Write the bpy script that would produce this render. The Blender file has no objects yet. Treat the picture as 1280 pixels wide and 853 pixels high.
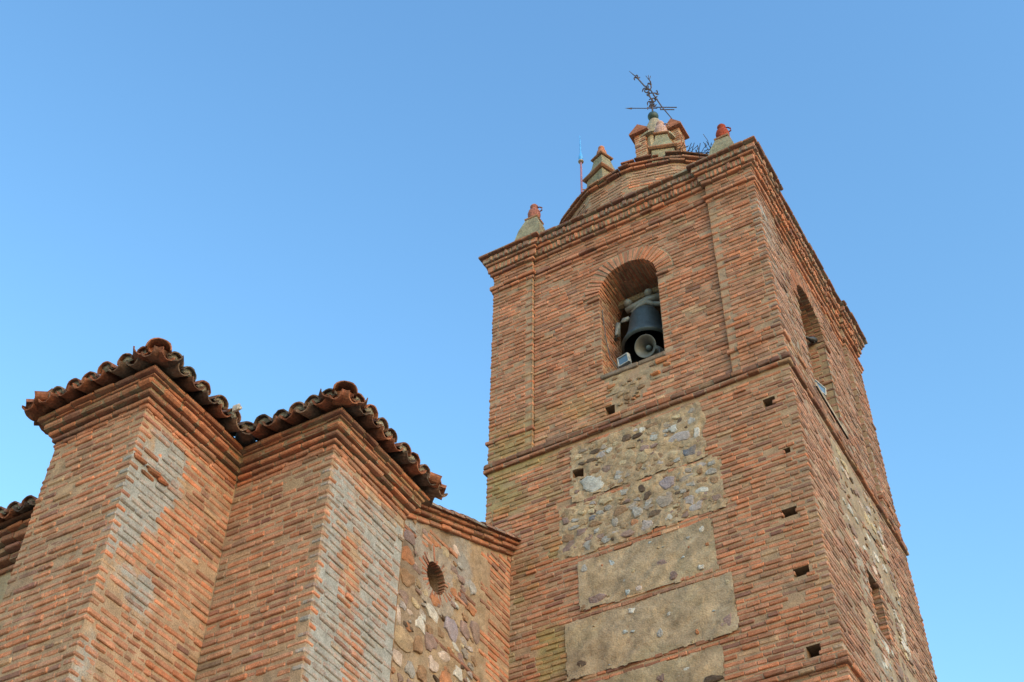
import bpy, math, random
import numpy as np

# ------------------------------------------------------------------ camera, sky, sun, exposure
scene = bpy.context.scene
col = scene.collection

CAM_R = [[0.864892896077893, 0.5017791470203269, 0.013340387158852867],
         [0.35466031508092744, -0.6296866154810523, 0.6911662804207932],
         [-0.3552130898780227, 0.5930535000314646, 0.7225726308681621]]
from mathutils import Matrix, Vector
cam_d = bpy.data.cameras.new("camera")
cam = bpy.data.objects.new("camera", cam_d)
col.objects.link(cam)
r_, u_, f_ = [Vector(v) for v in CAM_R]
M = Matrix((( r_.x, u_.x, -f_.x, 3.8651), (r_.y, u_.y, -f_.y, -15.0291), (r_.z, u_.z, -f_.z, 1.6), (0, 0, 0, 1)))
cam.matrix_world = M
cam_d.sensor_width = 36.0
cam_d.lens = 1671.65 / 1280 * 36.0
cam_d.clip_start = 0.1
cam_d.clip_end = 3000
scene.camera = cam

SUN_EL, SUN_AZ = 23.0, 116.0        # azimuth clockwise from +Y
world = bpy.data.worlds.new("World")
scene.world = world
world.use_nodes = True
nt = world.node_tree
bg = nt.nodes["Background"]
sky = nt.nodes.new("ShaderNodeTexSky")
sky.sky_type = 'NISHITA'
sky.sun_disc = False
sky.sun_elevation = math.radians(SUN_EL)
sky.sun_rotation = math.radians(SUN_AZ)
sky.altitude = 300
sky.air_density = 2.5
sky.dust_density = 1.0
sky.ozone_density = 5.5
gm = nt.nodes.new('ShaderNodeGamma'); gm.inputs[1].default_value = 1.45
nt.links.new(sky.outputs[0], gm.inputs[0])
nt.links.new(gm.outputs[0], bg.inputs[0])
bg.inputs[1].default_value = 0.15

sun_d = bpy.data.lights.new("sun", 'SUN')
sun = bpy.data.objects.new("sun", sun_d)
col.objects.link(sun)
el, az = math.radians(SUN_EL), math.radians(SUN_AZ)
to_sun = Vector((math.sin(az) * math.cos(el), math.cos(az) * math.cos(el), math.sin(el)))
sun.rotation_euler = to_sun.to_track_quat('Z', 'Y').to_euler()
sun_d.energy = 0.52
sun_d.angle = math.radians(60)
sun_d.color = (1.0, 0.78, 0.57)

scene.view_settings.view_transform = 'Standard'
scene.view_settings.look = 'None'
scene.view_settings.gamma = 1.0
scene.view_settings.exposure = 0.64

# ------------------------------------------------------------------ helpers
rng = np.random.default_rng(11)

def hash2(ix, iy, seed):
    h = (ix.astype(np.int64) * 374761393 + iy.astype(np.int64) * 668265263 + seed * 1442695041) & 0xFFFFFFFF
    h = ((h ^ (h >> 13)) * 1274126177) & 0xFFFFFFFF
    h = (h ^ (h >> 16)) & 0xFFFF
    return h / 65535.0

def vnoise(x, y, seed=0):
    x = np.asarray(x, float); y = np.asarray(y, float)
    x, y = np.broadcast_arrays(x, y)
    ix = np.floor(x); iy = np.floor(y); fx = x - ix; fy = y - iy
    fx = fx * fx * (3 - 2 * fx); fy = fy * fy * (3 - 2 * fy)
    a = hash2(ix, iy, seed); b = hash2(ix + 1, iy, seed); c = hash2(ix, iy + 1, seed); d = hash2(ix + 1, iy + 1, seed)
    return a * (1 - fx) * (1 - fy) + b * fx * (1 - fy) + c * (1 - fx) * fy + d * fx * fy

def fbm(x, y, seed=0, o=3):
    s = 0; t = 0; a = 1.0; k = 1.0
    for i in range(o):
        s = s + a * vnoise(np.asarray(x) * k, np.asarray(y) * k, seed + i * 17); t += a; a *= .5; k *= 2.1
    return s / t

def sstep(a, b, x):
    t = np.clip((x - a) / (b - a), 0, 1)
    return t * t * (3 - 2 * t)

# chamfered box template: 8 corners x 3 vertices, the back (n = 0 side) left open
def _template():
    cs = [(su, sv, sn) for su in (0, 1) for sv in (0, 1) for sn in (0, 1)]
    idx = {c: i for i, c in enumerate(cs)}
    P = np.zeros((24, 3)); b = .2
    for c, i in idx.items():
        for a in range(3):
            q = [b + (1 - 2 * b) * k for k in c]; q[a] = c[a]; P[i * 3 + a] = q
    quads = []; tris = []
    for a in range(3):
        o = [k for k in range(3) if k != a]
        for s in (0, 1):
            if a == 2 and s == 0: continue
            ring = []
            for (p, q) in ((0, 0), (1, 0), (1, 1), (0, 1)):
                c = [0, 0, 0]; c[a] = s; c[o[0]] = p; c[o[1]] = q
                ring.append(idx[tuple(c)] * 3 + a)
            quads.append(ring)
    for c_ax in range(3):
        o = [k for k in range(3) if k != c_ax]
        for p in (0, 1):
            for q in (0, 1):
                c0 = [0, 0, 0]; c0[o[0]] = p; c0[o[1]] = q; c1 = list(c0); c1[c_ax] = 1
                if (o[1] == 2 and q == 0): continue
                i0 = idx[tuple(c0)]; i1 = idx[tuple(c1)]
                quads.append([i0 * 3 + o[0], i1 * 3 + o[0], i1 * 3 + o[1], i0 * 3 + o[1]])
    for c, i in idx.items():
        if c[2] == 1: tris.append([i * 3, i * 3 + 1, i * 3 + 2])
    ctr = np.array([.5, .5, .5])
    def orient(f):
        q = P[f]; n = np.cross(q[1] - q[0], q[2] - q[0])
        return f if np.dot(n, q.mean(0) - ctr) > 0 else f[::-1]
    quads = np.array([orient(f) for f in quads]); tris = np.array([orient(f) for f in tris])
    return np.array(cs), quads, tris
_CS, _BQ, _BT = _template()

class MB:
    """collects geometry, builds it as one mesh object"""
    def __init__(s):
        s.V = []; s.C = []; s.Q = []; s.T = []; s.qm = []; s.tm = []; s.n = 0
    def add(s, V, C, Q=None, T=None, m=0):
        V = np.asarray(V, float).reshape(-1, 3); C = np.asarray(C, float)
        if C.ndim == 1: C = np.tile(C, (len(V), 1))
        if C.shape[1] == 3: C = np.hstack([C, np.zeros((len(C), 1))])
        s.V.append(V); s.C.append(C)
        if Q is not None and len(Q):
            Q = np.asarray(Q, int).reshape(-1, 4); s.Q.append(Q + s.n); s.qm.append(np.full(len(Q), m))
        if T is not None and len(T):
            T = np.asarray(T, int).reshape(-1, 3); s.T.append(T + s.n); s.tm.append(np.full(len(T), m))
        s.n += len(V)
    def build(s, name, mats, parent=None, smooth=False):
        V = np.vstack(s.V); C = np.vstack(s.C)
        if parent is not None:
            L = np.array(parent.location)
            p = parent.parent
            while p is not None: L = L + np.array(p.location); p = p.parent
            V = V - L
        Q = np.vstack(s.Q) if s.Q else np.zeros((0, 4), int)
        T = np.vstack(s.T) if s.T else np.zeros((0, 3), int)
        qm = np.concatenate(s.qm) if s.qm else np.zeros(0, int)
        tm = np.concatenate(s.tm) if s.tm else np.zeros(0, int)
        me = bpy.data.meshes.new(name)
        me.vertices.add(len(V)); me.vertices.foreach_set('co', V.astype(np.float32).ravel())
        lv = np.concatenate([Q.ravel(), T.ravel()]).astype(np.int32)
        me.loops.add(len(lv)); me.loops.foreach_set('vertex_index', lv)
        nq, ntq = len(Q), len(T)
        ls = np.concatenate([np.arange(nq) * 4, nq * 4 + np.arange(ntq) * 3]).astype(np.int32)
        me.polygons.add(nq + ntq)
        me.polygons.foreach_set('loop_start', ls)
        me.polygons.foreach_set('material_index', np.concatenate([qm, tm]).astype(np.int32))
        me.polygons.foreach_set('use_smooth', np.full(nq + ntq, smooth))
        at = me.attributes.new('bcol', 'FLOAT_COLOR', 'POINT')
        at.data.foreach_set('color', C.astype(np.float32).ravel())
        me.update(calc_edges=True); me.validate()
        if not isinstance(mats, (list, tuple)): mats = [mats]
        for m in mats: me.materials.append(m)
        o = bpy.data.objects.new(name, me); col.objects.link(o)
        if parent is not None: o.parent = parent
        return o

def bricks(mb, F, u0, u1, v0, v1, n0, n1, C, bev=.012, jit=.0022, m=0):
    """batch of chamfered bricks in wall coordinates"""
    u0, u1, v0, v1, n0, n1 = [np.asarray(a, float).ravel() for a in (u0, u1, v0, v1, n0, n1)]
    N = len(u0)
    if N == 0: return
    bev = np.broadcast_to(np.asarray(bev, float), (N,))
    bev = np.minimum(bev, .3 * np.minimum(u1 - u0, v1 - v0))
    lo = np.stack([u0, v0, n0], 1); hi = np.stack([u1, v1, n1], 1)
    P = np.zeros((N, 24, 3))
    for i, c in enumerate(_CS):
        ext = np.where(np.array(c)[None] == 1, hi, lo)
        ins = ext + np.where(np.array(c)[None] == 1, -1, 1) * bev[:, None]
        for a in range(3):
            q = ins.copy(); q[:, a] = ext[:, a]
            P[:, i * 3 + a] = q
    cj = rng.normal(0, jit, (N, 8, 3)); P += np.repeat(cj, 3, axis=1)
    P = P.reshape(-1, 3)
    V = F(P[:, 0], P[:, 1], P[:, 2])
    off = (np.arange(N) * 24)[:, None, None]
    Cc = np.repeat(np.asarray(C, float), 24, axis=0)
    mb.add(V, Cc, (_BQ[None] + off).reshape(-1, 4), (_BT[None] + off).reshape(-1, 3), m)

def plane(axis, val, sgn):
    """wall frame: axis 1 -> u is x on plane y=val; axis 0 -> u is y on plane x=val; n points along sgn"""
    if axis == 1: return lambda u, v, n: np.stack([u, val + sgn * n, v], 1)
    return lambda u, v, n: np.stack([val + sgn * n, u, v], 1)

def cut_intervals(base, cuts):
    iv = [base]
    for (a, b, fa, fb) in cuts:
        out = []
        for (s, e, es, ee) in iv:
            if b <= s or a >= e: out.append((s, e, es, ee)); continue
            if a > s: out.append((s, a, es, fa))
            if b < e: out.append((b, e, fb, ee))
        iv = out
    return iv

ORANGE = (.45, .170, .094); SALMON = (.42, .190, .122); BROWN = (.27, .115, .075); DARK = (.20, .092, .075); TAN = (.40, .255, .16); RED = (.42, .15, .075)
MORTAR = (.33, .222, .148)
def palette(n, w=(.38, .29, .20, .08, .05)):
    P = np.array([ORANGE, SALMON, BROWN, DARK, TAN])
    k = rng.choice(5, n, p=np.array(w) / sum(w))
    c = P[k]
    t = rng.random((n, 1)) * .35
    c = c * (1 - t) + P[rng.integers(0, 2, n)] * t
    return c * rng.uniform(.82, 1.16, (n, 1))

def brick_wall(mb, F, v0, v1, base, cuts=lambda v: [], c=.095, j=.033, w=(.38, .29, .20, .08, .05), par=0, stain=None,
               L=(.19, .33), cw=.14, seed=1, prot=.006, top=None, bev=.009, lichen=None, wav=.012):
    U0 = []; U1 = []; V0 = []; V1 = []; N0 = []; N1 = []; BV = []
    k0 = int(math.ceil(v0 / c - 1e-6)); k1 = int(math.floor(v1 / c + 1e-6))
    for k in range(k0, k1):
        vm = (k + .5) * c
        for (a, b, ea, eb) in cut_intervals(base, cuts(vm)):
            if top is not None:
                lim = top(vm)
                if lim is not None: a = max(a, lim[0]); b = min(b, lim[1])
            own = (k + par) % 2 == 0
            s = a if (ea == 0 or own) else a + cw + j * .6
            e = b if (eb == 0 or own) else b - cw - j * .6
            if e - s < .05: continue
            x = s; first = True
            while x < e - 1e-6:
                l = rng.uniform(*L) if rng.random() < .76 else rng.uniform(.11, .16)
                if e - (x + l) < .10: l = e - x
                if e - x - l > 1e-6: nx = x + l
                else: nx = e
                last = nx >= e - 1e-6
                corner = (first and ea and own) or (last and eb and own)
                jj = j * .12
                u0 = x if first else x + jj; u1 = nx if last else nx - jj
                wv = wav * (2 * float(vnoise((x + nx) * .35, k * .22, seed)) - 1)
                U0.append(u0); U1.append(u1)
                V0.append(k * c + j / 2 + wv + rng.normal(0, .0035)); V1.append((k + 1) * c - j / 2 + wv + rng.normal(0, .0035))
                pr = rng.normal(0, prot)
                if rng.random() < .025: pr -= .02
                N1.append(pr); N0.append(-cw if corner else -.075)
                BV.append(bev * (1.6 if corner else 1) * rng.uniform(.7, 1.3))
                x = nx; first = False
    U0, U1, V0, V1, N0, N1 = map(np.array, (U0, U1, V0, V1, N0, N1))
    n = len(U0)
    uc = (U0 + U1) / 2; vc = (V0 + V1) / 2
    C = palette(n, w)
    lo = fbm(uc * .6, vc * .9, seed + 5)
    C = C * (.80 + .40 * lo)[:, None]
    # patches where the joints are smeared over the brick faces
    sm = (.28 * sstep(.54, .72, fbm(uc * .9, vc * 1.3, seed + 71, 4)) * rng.uniform(.4, 1, n))[:, None]
    C = C * (1 - sm) + np.array(MORTAR) * sm
    if stain is not None: C = stain(uc, vc, C)
    A = np.asarray(lichen(uc, vc)) * .68 if lichen is not None else np.full(n, .06)
    bricks(mb, F, U0, U1, V0, V1, N0, N1, np.hstack([C, np.asarray(A).reshape(-1, 1)]), bev=np.array(BV))

def lines(a, b, step, brk=()):
    pts = sorted(set([a, b] + [x for x in brk if a < x < b]))
    out = [a]
    for p, q in zip(pts[:-1], pts[1:]):
        m = max(1, int(round((q - p) / step)))
        out += list(p + (q - p) * np.arange(1, m + 1) / m)
    return np.array(out)

def mortar_grid(mb, F, us, vs, keep=None, n=-.014, amp=.006, colr=MORTAR, seed=3, stain=None, lichen=None, m=0, freq=7., cvar=.22, edge=True):
    Ug, Vg = np.meshgrid(us, vs, indexing='ij')
    u = Ug.ravel(); v = Vg.ravel()
    nn = n + amp * (2 * fbm(u * freq, v * freq, seed, 3) - 1)
    if edge:
        nn = np.where((u == us[0]) | (u == us[-1]), n, nn)
    V = F(u, v, nn)
    k = 1 - cvar / 2 + cvar * fbm(u * 1.7, v * 2.3, seed + 9, 4)
    C = np.array(colr)[None] * k[:, None]
    hue = fbm(u * 3.1, v * 2.7, seed + 21, 3)[:, None]
    C = C * (1 + (hue - .5) * np.array([[.10, 0, -.14]]))
    if stain is not None: C = stain(u, v, C)
    A = lichen(u, v) if lichen is not None else np.full(len(u), .1)
    nu, nv = len(us), len(vs)
    i, jx = np.meshgrid(np.arange(nu - 1), np.arange(nv - 1), indexing='ij')
    uc = (us[:-1] + us[1:]) / 2; vc = (vs[:-1] + vs[1:]) / 2
    uu, vv = np.meshgrid(uc, vc, indexing='ij')
    ok = np.ones(i.shape, bool) if keep is None else keep(uu, vv)
    i = i[ok]; jx = jx[ok]
    q = np.stack([i * nv + jx, (i + 1) * nv + jx, (i + 1) * nv + jx + 1, i * nv + jx + 1], 1)
    mb.add(V, np.hstack([C, np.asarray(A).reshape(-1, 1)]), q, None, m)

STN = {'lg': (.42, .41, .40), 'gp': (.36, .32, .33), 'db': (.14, .15, .19), 'pg': (.27, .23, .27), 'mg': (.28, .24, .22), 'db2': (.085, .058, .046),  # darkest brown: stones, also flush ones painted as the shade of cavities
       'mv': (.22, .15, .14), 'wh': (.5, .47, .45), 'be': (.40, .32, .22), 'br': (.24, .145, .09), 'gr': (.30, .29, .29), 'ru': (.36, .15, .075),
       'tb': (.30, .215, .14), 'bl': (.34, .38, .42), 'pi': (.48, .38, .34)}
def stone(mb, F, u, v, ru, rv, c, h=.035, base=-.02, seg=11):
    th = np.arange(seg) / seg * 2 * math.pi + rng.uniform(0, 6)
    rad = 1 + .46 * (rng.random(seg) - .5) + .18 * np.cos(2 * th + rng.uniform(0, 6)) * rng.random() + .12 * np.cos(3 * th + rng.uniform(0, 6))
    sq = np.maximum(abs(np.cos(th)), abs(np.sin(th))); rad = rad * (1 / sq) ** .45 * .93
    rot = rng.normal(0, .12)
    P = [];
    for (s, n) in ((1.03, base), (.97, h * .55), (.78, h), (.40, h * 1.12)):
        a = np.cos(th) * rad * s * ru; b = np.sin(th) * rad * s * rv
        P.append(np.stack([u + a * math.cos(rot) - b * math.sin(rot), v + a * math.sin(rot) + b * math.cos(rot), np.full(seg, n) + rng.normal(0, h * .12, seg) * (n > 0)], 1))
    P.append(np.array([[u, v, h * 1.1]]))
    P = np.vstack(P)
    Q = []; T = []
    for r in range(3):
        for k in range(seg):
            a = r * seg + k; b = r * seg + (k + 1) % seg
            Q.append([a, b, b + seg, a + seg])
    for k in range(seg): T.append([3 * seg + k, 3 * seg + (k + 1) % seg, 4 * seg])
    cc = np.array(STN[c]) if isinstance(c, str) else np.array(c)
    cv = cc[None] * (rng.uniform(.85, 1.12) * (1 + rng.normal(0, .10, (len(P), 1))))
    mb.add(F(P[:, 0], P[:, 1], P[:, 2]), np.hstack([cv, np.full((len(P), 1), .12)]), Q, T)

def random_stones(mb, F, u0, u1, v0, v1, n, avoid, size=(.03, .09), cols=('gr', 'mv', 'br', 'be', 'gp', 'db2', 'pi', 'lg'), h=.025):
    placed = [(a[0], a[1], max(a[2], a[3])) for a in avoid]
    tries = 0
    while n > 0 and tries < 4000:
        tries += 1
        r = rng.uniform(*size) * (1 if rng.random() < .8 else 1.25)
        u = rng.uniform(u0 + r, u1 - r); v = rng.uniform(v0 + r * .7, v1 - r * .7)
        if any(abs(u - a) < (r + q) * .92 and abs(v - b) < (r * .7 + q * .75) * .92 for a, b, q in placed): continue
        placed.append((u, v, r)); n -= 1
        stone(mb, F, u, v, r, r * rng.uniform(.5, .85), str(rng.choice(cols)), h=h * rng.uniform(.7, 1.3))

def hole_box(mb, F, u0, u1, v0, v1, d=.4, c=(.22, .14, .09)):
    P = np.array([[u0, v0, -.012], [u1, v0, -.012], [u1, v1, -.012], [u0, v1, -.012], [u0, v0, -d], [u1, v0, -d], [u1, v1, -d], [u0, v1, -d]])
    Q = [[0, 1, 5, 4], [1, 2, 6, 5], [2, 3, 7, 6], [3, 0, 4, 7], [4, 5, 6, 7]]
    mb.add(F(P[:, 0], P[:, 1], P[:, 2]), np.array(list(c) + [0.]), Q)

def offset_path(path, o, closed=False):
    P = [np.array(p, float) for p in path]; n = len(P); out = []
    def nrm(a, b):
        d = b - a; d = d / np.linalg.norm(d); return np.array([d[1], -d[0]])
    for i in range(n):
        if closed or 0 < i < n - 1:
            n1 = nrm(P[i - 1], P[i]); n2 = nrm(P[i], P[(i + 1) % n])
            m = n1 + n2; m = m / np.dot(m, n1) if abs(np.dot(m, n1)) > 1e-6 else n1
        elif i == 0: m = nrm(P[0], P[1])
        else: m = nrm(P[-2], P[-1])
        out.append(P[i] + o * m)
    return out

def course_run(mb, path, z0, z1, o, L=(.2, .32), w=(.38, .29, .20, .08, .05), k=0, closed=False, D=.15, j=.012, depth_back=.4, mort=MORTAR,
               dark=1.0, bev=.012, lich=.1, zfun=None, darkside=None, band=True):
    P = offset_path(path, o, closed)
    n = len(P); segs = n if closed else n - 1
    Pi = offset_path(path, o - .02, closed); Pb = offset_path(path, o - depth_back, closed)
    if band:
        for i in range(segs):
            a, b = Pi[i], Pi[(i + 1) % n]; c_, d_ = Pb[i], Pb[(i + 1) % n]
            za, zb = z0 + .004, z1 + .012
            V = [[a[0], a[1], za], [b[0], b[1], za], [b[0], b[1], zb], [a[0], a[1], zb], [c_[0], c_[1], za], [d_[0], d_[1], za], [d_[0], d_[1], zb], [c_[0], c_[1], zb]]
            mb.add(V, np.array(list(np.array(mort) * .92) + [lich]), [[0, 1, 2, 3], [0, 4, 5, 1], [3, 2, 6, 7]])
    for i in range(segs):
        a, b = P[i], P[(i + 1) % n]; d = b - a; ln = np.linalg.norm(d); d = d / ln; nr = np.array([d[1], -d[0]])
        def cvx(i0):
            if not closed and (i0 == 0 or i0 == n - 1): return 1
            p0, p1, p2 = P[i0 - 1], P[i0], P[(i0 + 1) % n]
            e1 = p1 - p0; e2 = p2 - p1
            return 1 if e1[0] * e2[1] - e1[1] * e2[0] > 0 else 0
        ea, eb = cvx(i), cvx((i + 1) % n)
        own = (k + i) % 2 == 0
        s = 0 if (ea == 0 or own) else D + .012; e = ln if (eb == 0 or own) else ln - D - .012
        F = lambda u, v, nn, a=a, d=d, nr=nr: np.stack([a[0] + d[0] * u + nr[0] * nn, a[1] + d[1] * u + nr[1] * nn, v], 1)
        x = s; U0 = []; U1 = []
        while x < e - 1e-6:
            l = rng.uniform(*L); nx = x + l
            if e - nx < .6 * L[0]: nx = e
            U0.append(x + j / 2); U1.append(nx - j / 2); x = nx
        U0 = np.array(U0); U1 = np.array(U1); m = len(U0)
        if m == 0: continue
        C = palette(m, w) * dark
        hgt = z1 - z0
        bricks(mb, F, U0, U1, z0 + rng.normal(0, .004, m), z1 + rng.normal(0, .004, m), np.full(m, -D), rng.normal(0, .008, m), np.hstack([C, np.full((m, 1), lich)]), bev=bev, jit=.004)

def box(mb, c, s, C, rot=0, bev=None):
    x, y, z = s[0] / 2, s[1] / 2, s[2] / 2
    if bev is None: bev = .08 * min(s)
    F = lambda u, v, n: np.stack([c[0] + u * math.cos(rot) - n * math.sin(rot), c[1] + u * math.sin(rot) + n * math.cos(rot), c[2] + v], 1)
    # closed: two half boxes back to back share their open mid plane
    for sg in (1, -1):
        F2 = (lambda u, v, n, sg=sg: F(u * sg, v, n * sg))
        bricks(mb, F2, [-x], [x], [-z], [z], [0], [y], np.array([list(C) + [.08]]), bev=bev, jit=0)

def frustum(mb, cx, cy, prof, C, rot=0., sides=4, cap=True, jit=0.):
    """stack of rings (half size, z); sides=4 gives a square section"""
    rings = []
    for (r, z) in prof:
        rr = r * (math.sqrt(2) if sides == 4 else 1)
        a = np.arange(sides) / sides * 2 * math.pi + rot + (math.pi / 4 if sides == 4 else 0)
        rings.append(np.stack([cx + rr * np.cos(a), cy + rr * np.sin(a), np.full(sides, z)], 1))
    V = np.vstack(rings) + rng.normal(0, jit, (len(prof) * sides, 3)); Q = []
    for r in range(len(prof) - 1):
        for k in range(sides):
            a = r * sides + k; b = r * sides + (k + 1) % sides
            Q.append([a, b, b + sides, a + sides])
    T = []
    if cap:
        n0 = len(V); V = np.vstack([V, rings[-1].mean(0), rings[0].mean(0)])
        for k in range(sides):
            T.append([(len(prof) - 1) * sides + k, (len(prof) - 1) * sides + (k + 1) % sides, n0]); T.append([(k + 1) % sides, k, n0 + 1])
    mb.add(V, np.array(list(C) + [.15]) if len(C) == 3 else np.array(C), Q, T)

def tube(mb, pts, r, C, sides=7):
    pts = [np.array(p, float) for p in pts]; n = len(pts)
    rs = r if isinstance(r, (list, tuple)) else [r] * n
    V = []
    for i in range(n):
        t = pts[min(i + 1, n - 1)] - pts[max(i - 1, 0)]; t = t / (np.linalg.norm(t) + 1e-9)
        a = np.array([0, 0, 1.]) if abs(t[2]) < .9 else np.array([1., 0, 0])
        e1 = np.cross(t, a); e1 /= np.linalg.norm(e1); e2 = np.cross(t, e1)
        for k in range(sides):
            th = 2 * math.pi * k / sides
            V.append(pts[i] + rs[i] * (e1 * math.cos(th) + e2 * math.sin(th)))
    V.append(pts[0]); V.append(pts[-1]); Q = []; T = []
    for i in range(n - 1):
        for k in range(sides):
            a = i * sides + k; b = i * sides + (k + 1) % sides
            Q.append([a, b, b + sides, a + sides])
    for k in range(sides):
        T.append([(k + 1) % sides, k, n * sides]); T.append([(n - 1) * sides + k, (n - 1) * sides + (k + 1) % sides, n * sides + 1])
    mb.add(V, np.array(list(C) + [.05]), Q, T)

def lathe(mb, c, prof, C, sides=24, axis=None, cap=True):
    """prof of (radius, height) about an axis through c"""
    ax = np.array([0, 0, 1.]) if axis is None else np.array(axis, float) / np.linalg.norm(axis)
    a = np.array([1., 0, 0]) if abs(ax[2]) > .9 else np.array([0, 0, 1.])
    e1 = np.cross(ax, a); e1 /= np.linalg.norm(e1); e2 = np.cross(ax, e1)
    V = []
    for (r, h) in prof:
        for k in range(sides):
            th = 2 * math.pi * k / sides
            V.append(np.array(c) + ax * h + r * (e1 * math.cos(th) + e2 * math.sin(th)))
    n = len(prof); Q = []; T = []
    for i in range(n - 1):
        for k in range(sides):
            p = i * sides + k; q = i * sides + (k + 1) % sides
            Q.append([p, q, q + sides, p + sides])
    if cap:
        V.append(np.array(c) + ax * prof[0][1]); V.append(np.array(c) + ax * prof[-1][1])
        for k in range(sides):
            T.append([(k + 1) % sides, k, n * sides]); T.append([(n - 1) * sides + k, (n - 1) * sides + (k + 1) % sides, n * sides + 1])
    mb.add(V, np.array(list(C) + [.12]) if len(C) == 3 else np.array(C), Q, T)

def thing(name, label, cat, loc, group=None):
    o = bpy.data.objects.new(name, None); col.objects.link(o)
    o.location = loc; o.empty_display_size = .3
    o['label'] = label; o['category'] = cat
    if group: o['group'] = group
    bpy.context.view_layer.update()
    return o
def tag(o, label, cat, group=None):
    o['label'] = label; o['category'] = cat
    if group: o['group'] = group
    return o

# ------------------------------------------------------------------ materials
def mat_attr(name, rough=.93, bump=.5, ns=55., var=.35, lichen=(.27, .27, .265), big=7., dirt=0., spec=.15, metal=0., bdist=.008):
    m = bpy.data.materials.new(name); m.use_nodes = True
    t = m.node_tree; N = t.nodes; Lk = t.links
    b = N["Principled BSDF"]
    b.inputs['Roughness'].default_value = rough; b.inputs['Specular IOR Level'].default_value = spec; b.inputs['Metallic'].default_value = metal
    at = N.new('ShaderNodeAttribute'); at.attribute_name = 'bcol'
    tc = N.new('ShaderNodeTexCoord')
    n1 = N.new('ShaderNodeTexNoise'); n1.inputs['Scale'].default_value = ns; n1.inputs['Detail'].default_value = 4; Lk.new(tc.outputs['Object'], n1.inputs['Vector'])
    n2 = N.new('ShaderNodeTexNoise'); n2.inputs['Scale'].default_value = big; n2.inputs['Detail'].default_value = 5; Lk.new(tc.outputs['Object'], n2.inputs['Vector'])
    def mr(src, a, b_, c, d):
        k = N.new('ShaderNodeMapRange'); k.inputs[1].default_value = a; k.inputs[2].default_value = b_; k.inputs[3].default_value = c; k.inputs[4].default_value = d
        Lk.new(src, k.inputs[0]); return k.outputs[0]
    def math_(op, a, b_):
        k = N.new('ShaderNodeMath'); k.operation = op
        for i, s in enumerate((a, b_)):
            if isinstance(s, (int, float)): k.inputs[i].default_value = s
            else: Lk.new(s, k.inputs[i])
        return k.outputs[0]
    f1 = mr(n1.outputs[0], .25, .75, 1 - var, 1 + var); f2 = mr(n2.outputs[0], .3, .7, 1 - var * .6, 1 + var * .6)
    f = math_('MULTIPLY', f1, f2)
    vm = N.new('ShaderNodeVectorMath'); vm.operation = 'SCALE'; Lk.new(at.outputs['Color'], vm.inputs[0]); Lk.new(f, vm.inputs['Scale'])
    if dirt > 0:
        n4 = N.new('ShaderNodeTexNoise'); n4.inputs['Scale'].default_value = 2.3; n4.inputs['Detail'].default_value = 9; n4.inputs['Roughness'].default_value = .72; Lk.new(tc.outputs['Object'], n4.inputs['Vector'])
        dk = mr(n4.outputs[0], .42, .68, 0, dirt)
        dm = N.new('ShaderNodeMix'); dm.data_type = 'RGBA'; Lk.new(dk, dm.inputs['Factor']); Lk.new(vm.outputs[0], dm.inputs[6])
        dc = N.new('ShaderNodeVectorMath'); dc.operation = 'SCALE'; dc.inputs[0].default_value = (.225, .16, .115); Lk.new(f, dc.inputs['Scale']); Lk.new(dc.outputs[0], dm.inputs[7])
        vm_out = dm.outputs[2]
    else: vm_out = vm.outputs[0]
    # crusty lichen: amount from the attribute's alpha, broken up by noise
    n3 = N.new('ShaderNodeTexNoise'); n3.inputs['Scale'].default_value = 21; n3.inputs['Detail'].default_value = 6; n3.inputs['Roughness'].default_value = .7; Lk.new(tc.outputs['Object'], n3.inputs['Vector'])
    s = math_('ADD', n3.outputs[0], at.outputs['Alpha'])
    k = mr(s, .80, 1.25, 0, .88)
    mx = N.new('ShaderNodeMix'); mx.data_type = 'RGBA'; Lk.new(k, mx.inputs['Factor']); Lk.new(vm_out, mx.inputs[6])
    lc = N.new('ShaderNodeVectorMath'); lc.operation = 'SCALE'; lc.inputs[0].default_value = lichen; Lk.new(f, lc.inputs['Scale'])
    Lk.new(lc.outputs[0], mx.inputs[7])
    Lk.new(mx.outputs[2], b.inputs['Base Color'])
    bp = N.new('ShaderNodeBump'); bp.inputs['Strength'].default_value = bump; bp.inputs['Distance'].default_value = bdist
    h = math_('ADD', n1.outputs[0], math_('MULTIPLY', n3.outputs[0], 1.2)); Lk.new(h, bp.inputs['Height']); Lk.new(bp.outputs[0], b.inputs['Normal'])
    return m

M_BRICK = mat_attr('brick_masonry', bump=.6, dirt=.6)
M_TILE = mat_attr('clay_roof_tile', bump=.5, ns=30, var=.4, lichen=(.27, .265, .24), big=9)
M_PLASTER = mat_attr('lime_plaster', bump=.9, dirt=.2, ns=38, var=.2, big=4, lichen=(.34, .33, .25), bdist=.012)
M_STONE = mat_attr('weathered_render', bump=.8, ns=30, var=.45, big=4, lichen=(.36, .34, .28), dirt=.6)
M_IRON = mat_attr('wrought_iron', rough=.7, bump=.2, var=.3, lichen=(.12, .06, .04), spec=.4)
M_BRONZE = mat_attr('bronze_patina', rough=.55, bump=.15, ns=25, var=.3, lichen=(.10, .13, .13), spec=.5, metal=.35)
M_METAL = mat_attr('painted_metal', rough=.5, bump=.05, ns=30, var=.12, spec=.5)
M_CLAY = mat_attr('glazed_clay', rough=.85, bump=.3, ns=30, var=.4, lichen=(.30, .25, .21), spec=.12)
M_TWIG = mat_attr('dry_twig', bump=.2, var=.3)

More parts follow.
